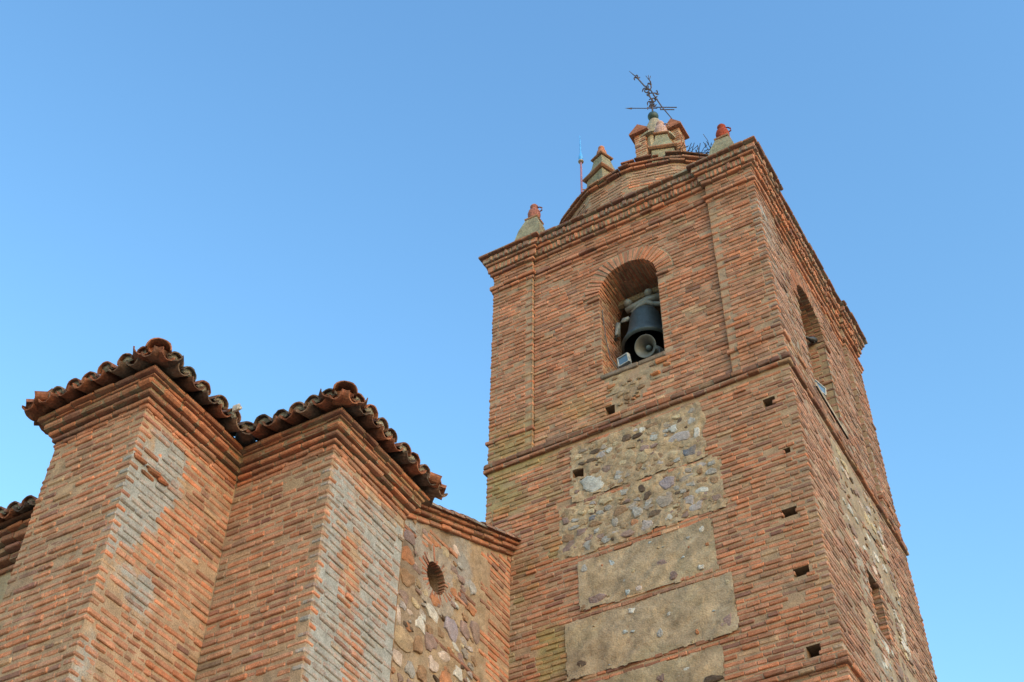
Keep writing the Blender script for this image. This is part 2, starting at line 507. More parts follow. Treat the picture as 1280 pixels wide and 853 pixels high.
def mat_ground():
    m = bpy.data.materials.new('sandy_paving'); m.use_nodes = True
    t = m.node_tree; b = t.nodes["Principled BSDF"]; b.inputs['Roughness'].default_value = .95
    n = t.nodes.new('ShaderNodeTexNoise'); n.inputs['Scale'].default_value = 1.4; n.inputs['Detail'].default_value = 8
    tc = t.nodes.new('ShaderNodeTexCoord'); t.links.new(tc.outputs['Object'], n.inputs['Vector'])
    r = t.nodes.new('ShaderNodeValToRGB'); r.color_ramp.elements[0].color = (.28, .205, .135, 1); r.color_ramp.elements[1].color = (.44, .35, .24, 1)
    r.color_ramp.elements[0].position = .3; r.color_ramp.elements[1].position = .7
    t.links.new(n.outputs[0], r.inputs[0]); t.links.new(r.outputs[0], b.inputs['Base Color'])
    return m
def mat_lamp():
    m = bpy.data.materials.new('lamp_glass'); m.use_nodes = True
    b = m.node_tree.nodes["Principled BSDF"]; b.inputs['Base Color'].default_value = (.10, .16, .26, 1); b.inputs['Roughness'].default_value = .12
    return m
M_GROUND = mat_ground(); M_GLASS = mat_lamp()
# ------------------------------------------------------------------ ground
mb = MB()
gs = np.linspace(-700, 700, 29)
X, Y = np.meshgrid(gs, gs, indexing='ij')
i, jj_ = np.meshgrid(np.arange(28), np.arange(28), indexing='ij')
mb.add(np.stack([X.ravel(), Y.ravel(), np.zeros(X.size)], 1), (.3, .25, .18), np.stack([i * 29 + jj_, (i + 1) * 29 + jj_, (i + 1) * 29 + jj_ + 1, i * 29 + jj_ + 1], -1).reshape(-1, 4))
g = mb.build('ground', M_GROUND); g['kind'] = 'structure'

# ------------------------------------------------------------------ bell tower
W, D = 5.6, 5.73
TC = .095                       # brick course of the tower
ZS, ZB, ZT = 16.79, 17.0, 22.1  # string course, belfry stage, top of wall
tower = thing('bell_tower', 'tall square brick bell tower with rubble panels, arched opening and round drum on top', 'bell tower', (-W / 2, D / 2, 0))

F_FRONT = plane(1, 0., -1); F_RIGHT = plane(0, 0., 1); F_LEFT = plane(0, -W, -1); F_BACK = plane(1, D, 1)

# panels between brick bands: (x0, x1, z0, z1)
RUBBLE = [(-3.92, -1.57, 15.52, 16.62), (-4.17, -1.38, 14.44, 15.40)]
PLASTER = [(-3.85, -1.60, 13.35, 14.25), (-4.09, -1.40, 12.22, 13.18), (-3.85, -1.69, 11.0, 12.05), (-4.08, -1.42, 9.8, 10.85)]
HOLES = [(-.43, 16.13, .10, .085), (-.29, 15.05, .055, .05), (-.42, 13.92, .125, .075), (-.39, 12.86, .115, .07), (-.41, 11.58, .10, .09), (-3.82, 16.07, .10, .085), (-3.0, 11.9, .0, .0)]
HOLES = [(a, b, c, d) for a, b, c, d in HOLES if c > 0]
JIT = {}
def ej(key):
    if key not in JIT: JIT[key] = rng.uniform(-.035, .035)
    return JIT[key]
def front_cuts(v):
    k = int(v / TC); out = []
    for i, (a, b, z0, z1) in enumerate(RUBBLE + PLASTER):
        if z0 <= v <= z1: out.append((a + ej(('a', i, k)) * (i < 2), b + ej(('b', i, k)) * (i < 2), 0, 0))
    for (x, z, a, b) in HOLES:
        if abs(v - z) < b + .03:
            out.append((x - a + 1.3 * ej(('h', x, k)), x + a + 1.6 * ej(('i', x, k)), 0, 0))
    return out

# yellow-green moss low on the left of the front, more below the string course, pale grey at the edge
MOSS = np.array([.26, .235, .085])
def front_stain(u, v, C):
    m = sstep(-3.9, -4.5, u) * sstep(15.4, 14.0, v) * sstep(.38, .62, fbm(u * 1.9, v * 1.4, 77, 3))
    m = m + .55 * sstep(-4.0, -4.6, u) * sstep(15.2, 16.2, v) * sstep(.45, .65, fbm(u * 1.3, v * 2.2, 41, 3))
    m = np.clip(m, 0, .62)[:, None]
    C = C * (1 - m) + MOSS * m
    g = (.55 * sstep(-4.6, -5.3, u) * sstep(15.4, 14.6, v) * sstep(.3, .6, fbm(u * 1.2, v * 2, 9, 3)))[:, None]
    return C * (1 - g) + np.array([.34, .32, .24]) * g
def mort_stain(u, v, C): return front_stain(u, v, C)

mb = MB()
brick_wall(mb, F_FRONT, 9.6, ZS, (-W, 0, 1, 1), front_cuts, c=TC, par=0, stain=front_stain, seed=1, w=(.39, .28, .20, .07, .06))
us = lines(-W + .012, -.012, .075, [a - b for a, _, b, _ in HOLES] + [a + b for a, _, b, _ in HOLES])
vs = lines(9.6, ZS + .1, .075, [a - b for _, a, _, b in HOLES] + [a + b for _, a, _, b in HOLES])
def keep(u, v):
    k = np.ones(u.shape, bool)
    for (x, z, a, b) in HOLES: k &= ~((abs(u - x) < a) & (abs(v - z) < b))
    return k
mortar_grid(mb, F_FRONT, us, vs, keep, stain=mort_stain, seed=4)
for (x, z, a, b) in HOLES: hole_box(mb, F_FRONT, x - a, x + a, z - b, z + b)
lower_front = mb.build('lower_wall', M_BRICK, tower)

# rubble and plaster infill
SAND = (.345, .255, .17)
STONES_RUBBLE = [(-3.56,15.74,0.234,0.155,'lg'),(-1.96,16.04,0.198,0.114,'gp'),(-1.82,15.69,0.108,0.103,'db'),(-2.26,15.23,0.135,0.124,'pg'),(-2.33,14.91,0.153,0.134,'mg'),(-2.39,16.24,0.108,0.072,'lg'),(-2.61,16.5,0.063,0.062,'wh'),(-2.06,16.28,0.09,0.072,'lg'),(-1.67,16.05,0.054,0.124,'wh'),(-1.74,16.31,0.081,0.072,'gr'),(-1.72,16.51,0.072,0.052,'gr'),(-2.65,15.91,0.108,0.124,'be'),(-3.07,15.72,0.09,0.093,'gr'),(-3.22,16.31,0.072,0.062,'lg'),(-2.91,16.46,0.09,0.083,'db2'),(-3.26,15.95,0.108,0.072,'mv'),(-3.63,16.25,0.162,0.06,'db2'),(-3.49,16.41,0.099,0.052,'db2'),(-3.08,14.99,0.135,0.093,'br'),(-2.8,14.85,0.09,0.114,'gr'),(-2.64,14.53,0.117,0.093,'gp'),(-2.99,14.51,0.126,0.072,'mv'),(-3.19,14.8,0.063,0.093,'gr'),(-3.58,15.04,0.072,0.052,'db'),(-3.53,14.91,0.126,0.062,'br'),(-1.92,14.73,0.108,0.083,'gp'),(-1.69,14.84,0.099,0.062,'lg'),(-1.67,15.02,0.09,0.062,'br'),(-1.86,15.03,0.081,0.062,'gr'),(-1.51,15.14,0.09,0.062,'gr'),(-1.48,15.3,0.081,0.045,'gr'),(-1.7,15.23,0.054,0.052,'br'),(-2.28,14.54,0.072,0.062,'wh'),(-4.0,14.62,0.15,0.093,'mv'),(-3.79,14.84,0.108,0.072,'mv'),(-3.93,14.98,0.108,0.052,'gr'),(-2.69,15.29,0.063,0.083,'db2'),(-2.6,15.11,0.072,0.083,'db2'),(-3.33,15.29,0.126,0.062,'be'),(-2.5,14.71,0.126,0.062,'db2'),(-2.85,14.65,0.072,0.083,'ru'),(-2.45,16.53,0.162,0.045,'br'),(-2.7,16.42,0.108,0.045,'db2'),(-2.86,16.09,0.099,0.093,'be'),(-1.94,16.4,0.054,0.052,'db2'),(-3.04,16.27,0.072,0.083,'br'),(-2.14,15.76,0.108,0.072,'be'),(-3.2,15.56,0.054,0.041,'br'),(-3.8,16.42,0.072,0.062,'be'),(-4.07,15.17,0.063,0.083,'mv'),(-3.09,15.24,0.063,0.041,'be'),(-3.76,15.23,0.072,0.062,'be')]
STONES_PLASTER = [(-1.77,14.12,0.053,0.056,'wh'),(-2.46,13.74,0.088,0.076,'mv'),(-2.29,13.45,0.067,0.076,'mv'),(-3.55,13.47,0.158,0.1,'mv'),(-3.04,13.42,0.044,0.06,'bl'),(-2.86,13.42,0.067,0.05,'pi'),(-2.99,13.07,0.067,0.056,'wh'),(-3.34,12.74,0.06,0.06,'be'),(-1.56,12.39,0.116,0.12,'mv'),(-3.85,12.43,0.091,0.08,'db2'),(-2.22,11.77,0.141,0.104,'lg'),(-1.87,11.58,0.16,0.06,'db2'),(-2.01,12.39,0.032,0.04,'ru'),(-1.85,13.45,0.063,0.04,'wh'),(-3.28,14.04,0.042,0.068,'bl'),(-1.47,13.04,0.039,0.05,'be'),(-2.61,11.83,0.07,0.076,'mv'),(-2.57,12.55,0.049,0.068,'gr'),(-3.75,14.11,0.053,0.08,'gr'),(-3.07,13.63,0.039,0.04,'bl'),(-2.93,13.77,0.035,0.04,'be'),(-3.44,14.05,0.025,0.028,'ru'),(-2.62,14.18,0.032,0.028,'bl'),(-1.71,13.81,0.039,0.032,'ru'),(-3.12,12.75,0.035,0.032,'bl'),(-2.41,12.82,0.046,0.032,'gr'),(-2.0,13.86,0.021,0.024,'ru'),(-3.79,13.39,0.06,0.06,'br')]
mb = MB()
for q, (a, b, z0, z1) in enumerate(RUBBLE):
    def rag(u, v, a=a, b=b, z0=z0, z1=z1, q=q):
        e = np.minimum(np.minimum(u - a, b - u), np.minimum(v - z0, z1 - v) + .02)
        return (e > .16 * (fbm(u * 4, v * 4, 270 + q, 3) - .68)) & ~((abs(u + 3.82) < .10) & (abs(v - 16.07) < .085))
    mortar_grid(mb, F_FRONT, lines(a - .10, b + .10, .022), lines(z0 - .06, z1 + .05, .022), rag, n=.003, amp=.034, colr=SAND, seed=60 + q, freq=7, cvar=.5)
    for s in STONES_RUBBLE:
        if z0 < s[1] < z1: stone(mb, F_FRONT, *s, h=.016)
    big = [(x_, z_, .12, .10) for x_, z_ in ((-3.82, 16.07),)]
    random_stones(mb, F_FRONT, a, b, z0, z1, 34, STONES_RUBBLE + big, size=(.06, .12), h=.012, cols=('gp', 'gr', 'mv', 'be', 'tb', 'br', 'mg'))
    random_stones(mb, F_FRONT, a, b, z0, z1, 60, STONES_RUBBLE + big, size=(.03, .08), h=.008, cols=('be', 'br', 'tb', 'tb', 'mv', 'db2', 'gr', 'be', 'tb'))
mb.build('rubble_panel', M_BRICK, tower)
mb = MB()
def wash_relief_shade(u, v, C):
    st = .62 + .72 * fbm((u * .75 + v * .66) * 3.0, (v * .75 - u * .66) * 9.0, 191, 4); C = C * st[:, None]  # diagonal stain streaks, widened in range to paint the shade of pits
    m = (.28 * sstep(.48, .70, fbm(u * 1.5 + v * .9, v * 1.6 - u * .6, 91, 4)))[:, None]
    return C * (1 - m) + np.array([.25, .225, .145]) * m
for q, (a, b, z0, z1) in enumerate(PLASTER):
    Fp = F_FRONT
    def ragged(u, v, a=a, b=b, z0=z0, z1=z1, q=q):
        e = np.minimum(np.minimum(u - a, b - u), np.minimum(v - z0, z1 - v) + .01)
        return e > .055 * (fbm(u * 5, v * 5, 170 + q, 3) - .62) + .06 * sstep(.68, .8, fbm(u * 1.6, v * 2.2, 175 + q, 2))
    mortar_grid(mb, Fp, lines(a - .05, b + .05, .02), lines(z0 - .04, z1 + .04, .02), ragged, n=.012, amp=.034, colr=(.35, .262, .18), seed=70 + q, freq=3.6, cvar=.42, stain=wash_relief_shade, edge=False)
    mortar_grid(mb, Fp, lines(a - .02, b + .02, .08), lines(z0 - .02, z1 + .02, .08), n=-.012, amp=.008, colr=(.30, .21, .14), seed=79 + q)
    for s in STONES_PLASTER:
        if z0 < s[1] < z1: stone(mb, Fp, s[0], s[1], s[2], s[3], s[4], h=.022)
    random_stones(mb, Fp, a, b, z0, z1, 9, STONES_PLASTER, size=(.015, .035), h=.016, cols=('be', 'gr', 'mv', 'be', 'bl'))
mb.build('plaster_panel', M_PLASTER, tower)

# right hand side: brick at the edges, rubble between, a slit window
SL = (2.28, 2.88, 13.15, 14.30)
R_RUB = [(1.75, 4.05, 15.52, 16.62), (1.5, 4.25, 14.44, 15.40), (1.75, 4.05, 13.35, 14.25), (1.5, 4.3, 12.22, 13.18), (1.75, 4.05, 11.0, 12.05), (1.5, 4.3, 9.8, 10.85)]
def right_cuts(v):
    k = int(v / TC); out = []
    for i, (a, b, z0, z1) in enumerate(R_RUB):
        if z0 <= v <= z1:
            a2 = a + ej(('ra', i, k)); b2 = b + ej(('rb', i, k))
            if SL[2] - .5 < v < SL[3] + .4:
                t = .30 + .10 * (k % 2)
                out += [(a2, SL[0] - t, 0, 0), (SL[1] + t, b2, 0, 0)]
            else: out.append((a2, b2, 0, 0))
    if SL[2] < v < SL[3] - .08: out.append((SL[0], SL[1], 1, 1))
    elif SL[3] - .08 <= v < SL[3]: out.append((SL[0] + .1, SL[1] - .1, 0, 0))
    return out
def right_lichen(u, v): return .22 + .30 * sstep(.45, .7, fbm(u * .9, v * .5, 31, 3))
def right_stain(u, v, C):
    m = .34 * np.ones(len(u))[:, None]
    return .90 * (C * (1 - m) + C.mean(1, keepdims=True) * np.array([1.05, 1.0, .97]) * m)
mb = MB()
brick_wall(mb, F_RIGHT, 9.6, ZS, (0, D, 1, 1), right_cuts, c=TC, par=1, seed=2, w=(.33, .30, .22, .09, .06), lichen=right_lichen, stain=right_stain)
us = lines(.012, D - .012, .075, [SL[0], SL[1]]); vs = lines(9.6, ZS + .1, .075, [SL[2], SL[3]])
mortar_grid(mb, F_RIGHT, us, vs, lambda u, v: ~((u > SL[0]) & (u < SL[1]) & (v > SL[2]) & (v < SL[3])), seed=5, lichen=right_lichen, stain=right_stain)
# slit reveals
brick_wall(mb, lambda u, v, n: np.stack([-u, SL[0] + n, v], 1), SL[2], SL[3], (0, .55, 1, 0), c=TC, par=0, seed=12)
brick_wall(mb, lambda u, v, n: np.stack([-u, SL[1] - n, v], 1), SL[2], SL[3], (0, .55, 1, 0), c=TC, par=0, seed=13)
hole_box(mb, F_RIGHT, SL[0] - .012, SL[1] + .012, SL[2], SL[3], d=.6)
mb.build('lower_wall', M_BRICK, tower)
mb = MB()
for q, (a, b, z0, z1) in enumerate(R_RUB):
    def kp(u, v): return ~((u > SL[0] - .2) & (u < SL[1] + .2) & (v > SL[2] - .2) & (v < SL[3] + .2))
    mortar_grid(mb, F_RIGHT, lines(a - .05, b + .05, .05), lines(z0 - .03, z1 + .03, .05), kp, n=-.006, amp=.028, colr=(.27, .21, .155), seed=80 + q, freq=6, cvar=.3, lichen=right_lichen)
    av = [((SL[0] + SL[1]) / 2, (SL[2] + SL[3]) / 2, .7, .9)] if z1 > 12.9 and z0 < 14.4 else []
    random_stones(mb, F_RIGHT, a, b, z0, z1, 12, av, size=(.07, .15), h=.014, cols=('lg', 'pi', 'wh', 'gp', 'mv', 'be'))
    random_stones(mb, F_RIGHT, a, b, z0, z1, 26, av, size=(.03, .08), h=.012)
mb.build('rubble_panel', M_BRICK, tower)

# left and back of the lower stage
mb = MB()
brick_wall(mb, F_LEFT, 9.6, ZS, (0, D, 1, 1), c=TC, par=1, seed=21)
mortar_grid(mb, F_LEFT, lines(.012, D - .012, .15), lines(9.6, ZS + .1, .15), seed=6)
brick_wall(mb, F_BACK, 9.6, ZS, (-W, 0, 1, 1), c=TC, par=0, seed=22)
mortar_grid(mb, F_BACK, lines(-W + .012, -.012, .15), lines(9.6, ZS + .1, .15), seed=7)
# plain foot of the shaft, below the picture
for Fz, a, b in ((F_FRONT, -W, 0), (F_RIGHT, 0, D), (F_LEFT, 0, D), (F_BACK, -W, 0)):
    mortar_grid(mb, Fz, lines(a, b, .4), lines(-.2, 9.6, .4), n=0, amp=.0, colr=(.36, .19, .12), seed=8)
mb.build('lower_wall', M_BRICK, tower)

# ---------------- belfry stage
PL, PR, REC = -4.69, -.95, .07
WX, WR, WZ0, WSP = -2.705, .595, 18.17, 20.27      # front opening: centre, radius, sill, springing
def belfry_cut_front(v):
    out = []
    if WZ0 - .02 < v < WSP: out.append((WX - WR, WX + WR, 1, 1))
    elif WSP <= v < WSP + WR + .36:
        r = WR + .345; h = v - WSP
        if h < r: q = math.sqrt(r * r - h * h); out.append((WX - q, WX + q, 0, 0))
    if 17.30 < v < WZ0 - .02:
        k = int(v / TC)
        a, b = (-3.27, -2.10) if v > 17.62 else (-3.1, -2.5)
        out.append((a + 2.5 * ej(('m', k)), b + 3.5 * ej(('n', k)), 0, 0))
    if abs(v - 17.28) < .12: out.append((-3.30, -3.12, 0, 0))
    return out
def belfry_moss_tone(u, v, C):
    m = (.45 * sstep(18.6, 17.2, v) * sstep(.42, .62, fbm(u * .9, v * 1.6, 52, 3)) * sstep(-2.6, -4, u))[:, None]
    C = C * (1 - m) + MOSS * m
    s = (.55 * sstep(20.9, 21.4, v) * sstep(.35, .6, fbm(u * 1.2, v * 1.8, 56, 3)))[:, None]  # patchily darker towards the top of the stage
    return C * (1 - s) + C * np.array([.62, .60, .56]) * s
BW = (.38, .38, .17, .03, .04)
mb = MB()
F_FP = plane(1, REC, -1)
kw = dict(c=TC, j=.027, w=BW, stain=belfry_moss_tone)
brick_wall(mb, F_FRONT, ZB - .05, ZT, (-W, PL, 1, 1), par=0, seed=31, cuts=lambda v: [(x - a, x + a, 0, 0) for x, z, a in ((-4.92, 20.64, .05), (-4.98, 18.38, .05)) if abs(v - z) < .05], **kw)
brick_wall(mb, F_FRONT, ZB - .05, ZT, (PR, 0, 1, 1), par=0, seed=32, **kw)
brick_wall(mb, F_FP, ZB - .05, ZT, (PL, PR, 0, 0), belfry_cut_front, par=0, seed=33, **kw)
bm_kw = dict(colr=(.33, .225, .155), stain=belfry_moss_tone)
mortar_grid(mb, F_FRONT, lines(-W + .012, PL - .012, .075), lines(ZB - .1, ZT, .075), seed=41, **bm_kw)
mortar_grid(mb, F_FRONT, lines(PR + .012, -.012, .075), lines(ZB - .1, ZT, .075), seed=42, **bm_kw)
for x in (PL - .012, PR + .012):
    mb.add([[x, .0, ZB - .1], [x, .12, ZB - .1], [x, .12, ZT], [x, 0., ZT]], (.30, .20, .125), [[0, 1, 2, 3]])
us = lines(PL, PR, .075, [WX - WR, WX + WR, -3.30, -3.12]); vs = lines(ZB - .1, ZT, .075, [WZ0, WSP, 17.17, 17.39])
def keep_b(u, v):
    k = ~((abs(u - WX) < WR) & (v > WZ0) & (v < WSP))
    k &= ~(((u - WX) ** 2 + (v - WSP) ** 2 < (WR + .09) ** 2) & (v >= WSP))
    k &= ~((u > -3.30) & (u < -3.12) & (v > 17.17) & (v < 17.39))
    return k
mortar_grid(mb, F_FP, us, vs, keep_b, seed=43, **bm_kw)
hole_box(mb, F_FP, -3.30, -3.12, 17.17, 17.39)
# small putlog gaps in the pilaster
mb.build('belfry_wall', M_BRICK, tower)

# ruined patch under the sill: smeared mortar and broken brick
mb = MB()
mortar_grid(mb, F_FP, lines(-3.36, -2.0, .04), lines(17.62, 18.06, .04), n=-.012, amp=.03, colr=(.31, .23, .155), seed=49, freq=7, cvar=.4)
mortar_grid(mb, F_FP, lines(-3.12, -2.4, .04), lines(17.26, 17.62, .04), n=-.014, amp=.03, colr=(.32, .225, .155), seed=50, freq=7, cvar=.4)
random_stones(mb, F_FP, -3.25, -2.15, 17.66, 18.04, 9, [], size=(.03, .07), h=.014, cols=('ru', 'br', 'tb', 'tb'))
random_stones(mb, F_FP, -3.1, -2.45, 17.28, 17.62, 10, [], size=(.03, .07), h=.014, cols=('ru', 'br', 'tb', 'tb'))
for (x, z, a, b) in ((-2.15, 17.98, .14, .05), (-2.10, 17.86, .08, .035), (-2.32, 17.72, .10, .035)):
    bricks(mb, F_FP, [x - a], [x + a], [z - b], [z + b], [-.08], [.03], np.array([[.50, .19, .085, .05]]), bev=.02, jit=.012)
mb.build('broken_masonry_patch', M_BRICK, tower)

# arch ring, jambs, soffit of the front opening (and of the right one)
def opening(F, cx, r, z0, sp, seed, dep=.85, nv=25, tone=1.04):
    """F maps wall coordinates (u, v, n) to space"""
    mb = MB()
    U0 = []; U1 = []; C = []
    Pol = lambda u, v, n: F(cx - v * np.cos(u), sp + v * np.sin(u), n)
    da = math.pi / nv
    a0 = np.arange(nv) * da + da * .17; a1 = (np.arange(nv) + 1) * da - da * .17
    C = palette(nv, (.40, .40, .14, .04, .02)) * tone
    # bevels in polar units differ between axes: use small ones
    bricks(mb, Pol, a0, a1, np.full(nv, r) + rng.normal(0, .006, nv), np.full(nv, r + .32) + rng.normal(0, .012, nv), np.full(nv, -.13), .012 + rng.normal(0, .006, nv), np.hstack([C, np.full((nv, 1), .08)]), bev=.006, jit=.002)
    # mortar behind the ring
    th = np.linspace(0, math.pi, 40)
    mortar_grid(mb, lambda u, v, n: F(cx - v * np.cos(u), sp + v * np.sin(u), n), th, np.array([r + .01, r + .1, r + .2, r + .34]), n=-.004, amp=.006, colr=(.34, .245, .165), seed=seed)
    # soffit
    S = lambda u, v, n: F(cx - (r - n) * np.cos(v / r), sp + (r - n) * np.sin(v / r), -u)
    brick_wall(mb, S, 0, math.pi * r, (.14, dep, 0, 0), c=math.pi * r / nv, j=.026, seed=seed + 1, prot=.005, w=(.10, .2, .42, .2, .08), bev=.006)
    mortar_grid(mb, S, lines(.0, dep, .12), lines(0, math.pi * r, .07), n=-.012, amp=.006, colr=(.33, .235, .15), seed=seed + 2)
    # jambs
    for sg in (-1, 1):
        J = lambda u, v, n, sg=sg: F(cx + sg * (r - n), v, -u)
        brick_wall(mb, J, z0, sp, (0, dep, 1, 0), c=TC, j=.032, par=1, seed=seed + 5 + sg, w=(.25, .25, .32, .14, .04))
        mortar_grid(mb, J, lines(.012, dep, .08), lines(z0, sp, .08), n=-.012, amp=.008, colr=(.36, .26, .165), seed=seed + 8)
        # projecting impost brick
        bricks(mb, F, [cx + sg * (r + .12) - .13], [cx + sg * (r + .12) + .13], [sp - .13], [sp - .06], [-.1], [.035], np.array([list(BROWN) + [.1]]), bev=.012)
    return mb
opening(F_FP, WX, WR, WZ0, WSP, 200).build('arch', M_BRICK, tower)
mb = MB()
for (a, b, z0, z1, o) in ((-3.33, -2.62, 18.06, 18.16, .03), (-2.61, -2.09, 18.07, 18.165, .02)):
    bricks(mb, F_FP, [a], [b], [z0], [z1], [-.1], [o], np.array([[.17, .135, .115, .25]]), bev=.015, jit=.008)
bricks(mb, lambda u, v, n: F_FP(u, n, -v), [WX - WR - .1], [WX + WR + .1], [.05], [.9], [18.0], [18.155], np.array([[.20, .15, .12, .15]]), bev=.01)
mb.build('window_sill', M_BRICK, tower)

# right face of the belfry
RY, RR, RZ0, RSP = 2.50, .68, 17.88, 20.2
F_RP = plane(0, -REC, 1)
P1, P2 = .95, D - .95
def belfry_cut_right(v):
    if RZ0 < v < RSP: return [(RY - RR, RY + RR, 1, 1)]
    if RSP <= v < RSP + RR + .36:
        r = RR + .345; h = v - RSP
        if h < r: q = math.sqrt(r * r - h * h); return [(RY - q, RY + q, 0, 0)]
    return []
def belfry_right_lichen(u, v): return .20 + .40 * sstep(.9, .1, u) * sstep(19.6, 20.6, v) * sstep(21.6, 21.0, v) + .28 * sstep(.4, .65, fbm(u * 1.1, v * .6, 36, 3)) * sstep(21.3, 20.6, v)
mb = MB()
kw2 = dict(c=TC, j=.034, w=(.32, .3, .22, .12, .04), lichen=belfry_right_lichen, stain=right_stain)
brick_wall(mb, F_RIGHT, ZB - .05, ZT, (0, P1, 1, 1), par=1, seed=35, **kw2)
brick_wall(mb, F_RIGHT, ZB - .05, ZT, (P2, D, 1, 1), par=1, seed=36, **kw2)
brick_wall(mb, F_RP, ZB - .05, ZT, (P1, P2, 0, 0), belfry_cut_right, par=1, seed=37, **kw2)
mk2 = dict(colr=(.28, .21, .155), lichen=belfry_right_lichen, stain=right_stain)
mortar_grid(mb, F_RIGHT, lines(.012, P1 - .012, .075), lines(ZB - .1, ZT, .075), seed=44, **mk2)
mortar_grid(mb, F_RIGHT, lines(P2 + .012, D - .012, .075), lines(ZB - .1, ZT, .075), seed=45, **mk2)
for y in (P1 - .012, P2 + .012): mb.add([[-.12, y, ZB - .1], [0, y, ZB - .1], [0, y, ZT], [-.12, y, ZT]], (.30, .21, .14), [[0, 1, 2, 3]])
us = lines(P1, P2, .075, [RY - RR, RY + RR]); vs = lines(ZB - .1, ZT, .075, [RZ0, RSP])
mortar_grid(mb, F_RP, us, vs, lambda u, v: ~((abs(u - RY) < RR) & (v > RZ0) & (v < RSP)) & ~(((u - RY) ** 2 + (v - RSP) ** 2 < (RR + .09) ** 2) & (v >= RSP)), seed=46, **mk2)
mb.build('belfry_wall', M_BRICK, tower)
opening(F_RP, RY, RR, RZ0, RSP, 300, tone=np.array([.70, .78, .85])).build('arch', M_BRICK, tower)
mb = MB()
bricks(mb, lambda u, v, n: F_RP(u, n, -v), [RY - RR - .1], [RY + RR + .1], [-.03], [.9], [RZ0 - .14], [RZ0 - .01], np.array([[.30, .24, .19, .3]]), bev=.015)
mb.build('window_sill', M_BRICK, tower)

# left and back of the belfry, floor and ceiling of the bell chamber
mb = MB()
brick_wall(mb, F_LEFT, ZB - .05, ZT, (0, D, 1, 1), c=TC, j=.032, w=BW, par=1, seed=38)
mortar_grid(mb, F_LEFT, lines(.012, D - .012, .15), lines(ZB - .1, ZT, .15), seed=47, colr=(.32, .235, .165))
brick_wall(mb, F_BACK, ZB - .05, ZT, (-W, 0, 1, 1), c=TC, j=.032, w=BW, par=0, seed=39)
mortar_grid(mb, F_BACK, lines(-W + .012, -.012, .15), lines(ZB - .1, ZT, .15), seed=48, colr=(.32, .235, .165))
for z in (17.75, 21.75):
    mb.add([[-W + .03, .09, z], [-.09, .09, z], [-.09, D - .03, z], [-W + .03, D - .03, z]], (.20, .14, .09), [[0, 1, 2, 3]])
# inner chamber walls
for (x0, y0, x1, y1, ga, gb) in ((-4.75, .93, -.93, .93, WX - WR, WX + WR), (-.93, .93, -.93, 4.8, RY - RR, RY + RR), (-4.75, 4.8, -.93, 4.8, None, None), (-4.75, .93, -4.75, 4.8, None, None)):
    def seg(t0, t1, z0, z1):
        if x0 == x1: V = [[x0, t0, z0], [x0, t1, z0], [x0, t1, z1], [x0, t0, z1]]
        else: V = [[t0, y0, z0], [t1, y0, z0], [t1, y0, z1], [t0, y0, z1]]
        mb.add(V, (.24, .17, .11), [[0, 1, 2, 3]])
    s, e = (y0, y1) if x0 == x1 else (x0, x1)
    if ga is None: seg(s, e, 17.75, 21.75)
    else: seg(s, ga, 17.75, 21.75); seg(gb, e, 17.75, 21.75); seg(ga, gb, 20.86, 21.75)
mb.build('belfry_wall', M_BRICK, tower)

# pilaster foot bands, string courses, necking, cornice
SQ = [(-W, 0), (0, 0), (0, D), (-W, D)]
PATH = [(-W, 0), (PL, 0), (PL, REC), (PR, REC), (PR, 0), (0, 0), (0, P1), (-REC, P1), (-REC, P2), (0, P2), (0, D), (PR, D), (PR, D - REC), (PL, D - REC), (PL, D), (-W, D), (-W, P2), (-W + REC, P2), (-W + REC, P1), (-W, P1)]
mb = MB()
course_run(mb, SQ, 16.79, 16.855, .052, k=0, closed=True, dark=.8, w=(.3, .1, .35, .2, .05))
course_run(mb, SQ, 16.895, 16.985, .045, k=1, closed=True, dark=.62, w=(.1, .1, .45, .3, .05), mort=(.27, .21, .15), lich=.2)
mb.build('string_course', M_BRICK, tower)
mb = MB()
course_run(mb, SQ, 11.255, 11.325, .055, k=0, closed=True, dark=.75, w=(.2, .15, .4, .2, .05))
course_run(mb, SQ, 11.36, 11.43, .04, k=1, closed=True, dark=.8)
mb.build('string_course', M_BRICK, tower)
for pth in ([(-W, P1), (-W, 0), (PL, 0), (PL, REC)], [(PR, REC), (PR, 0), (0, 0), (0, P1), (-REC, P1)], [(-REC, P2), (0, P2), (0, D), (PR, D)]):
    mb = MB(); course_run(mb, pth, 17.46, 17.53, .028, k=0, depth_back=.1)
    mb.build('pilaster_base', M_BRICK, tower)
mb = MB()
course_run(mb, PATH, 21.60, 21.68, .06, k=0, closed=True, L=(.26, .36), w=(.3, .3, .3, .1, 0))
course_run(mb, PATH, 21.50, 21.575, .022, k=1, closed=True)
mb.build('necking_course', M_BRICK, tower)
mb = MB()
cd = dict(closed=True, mort=(.33, .235, .15))
course_run(mb, PATH, 22.02, 22.09, .055, k=0, w=(.4, .2, .3, .1, 0), dark=.9, **cd)
course_run(mb, PATH, 22.11, 22.255, .10, k=1, L=(.075, .11), j=.036, w=(.38, .15, .3, .15, .02), dark=.95, **cd)
course_run(mb, PATH, 22.275, 22.335, .135, k=0, w=(.4, .2, .3, .1, 0), dark=.85, **cd)
course_run(mb, PATH, 22.355, 22.475, .18, k=1, L=(.075, .15), j=.036, w=(.2, .2, .35, .2, .05), lich=.38, dark=.85, closed=True, mort=(.30, .235, .165))
course_run(mb, PATH, 22.495, 22.545, .245, k=0, L=(.18, .42), w=(.1, .1, .5, .3, 0), lich=.3, dark=.75, closed=True, mort=(.3, .24, .17))
mb.build('cornice', M_BRICK, tower)
mb = MB()
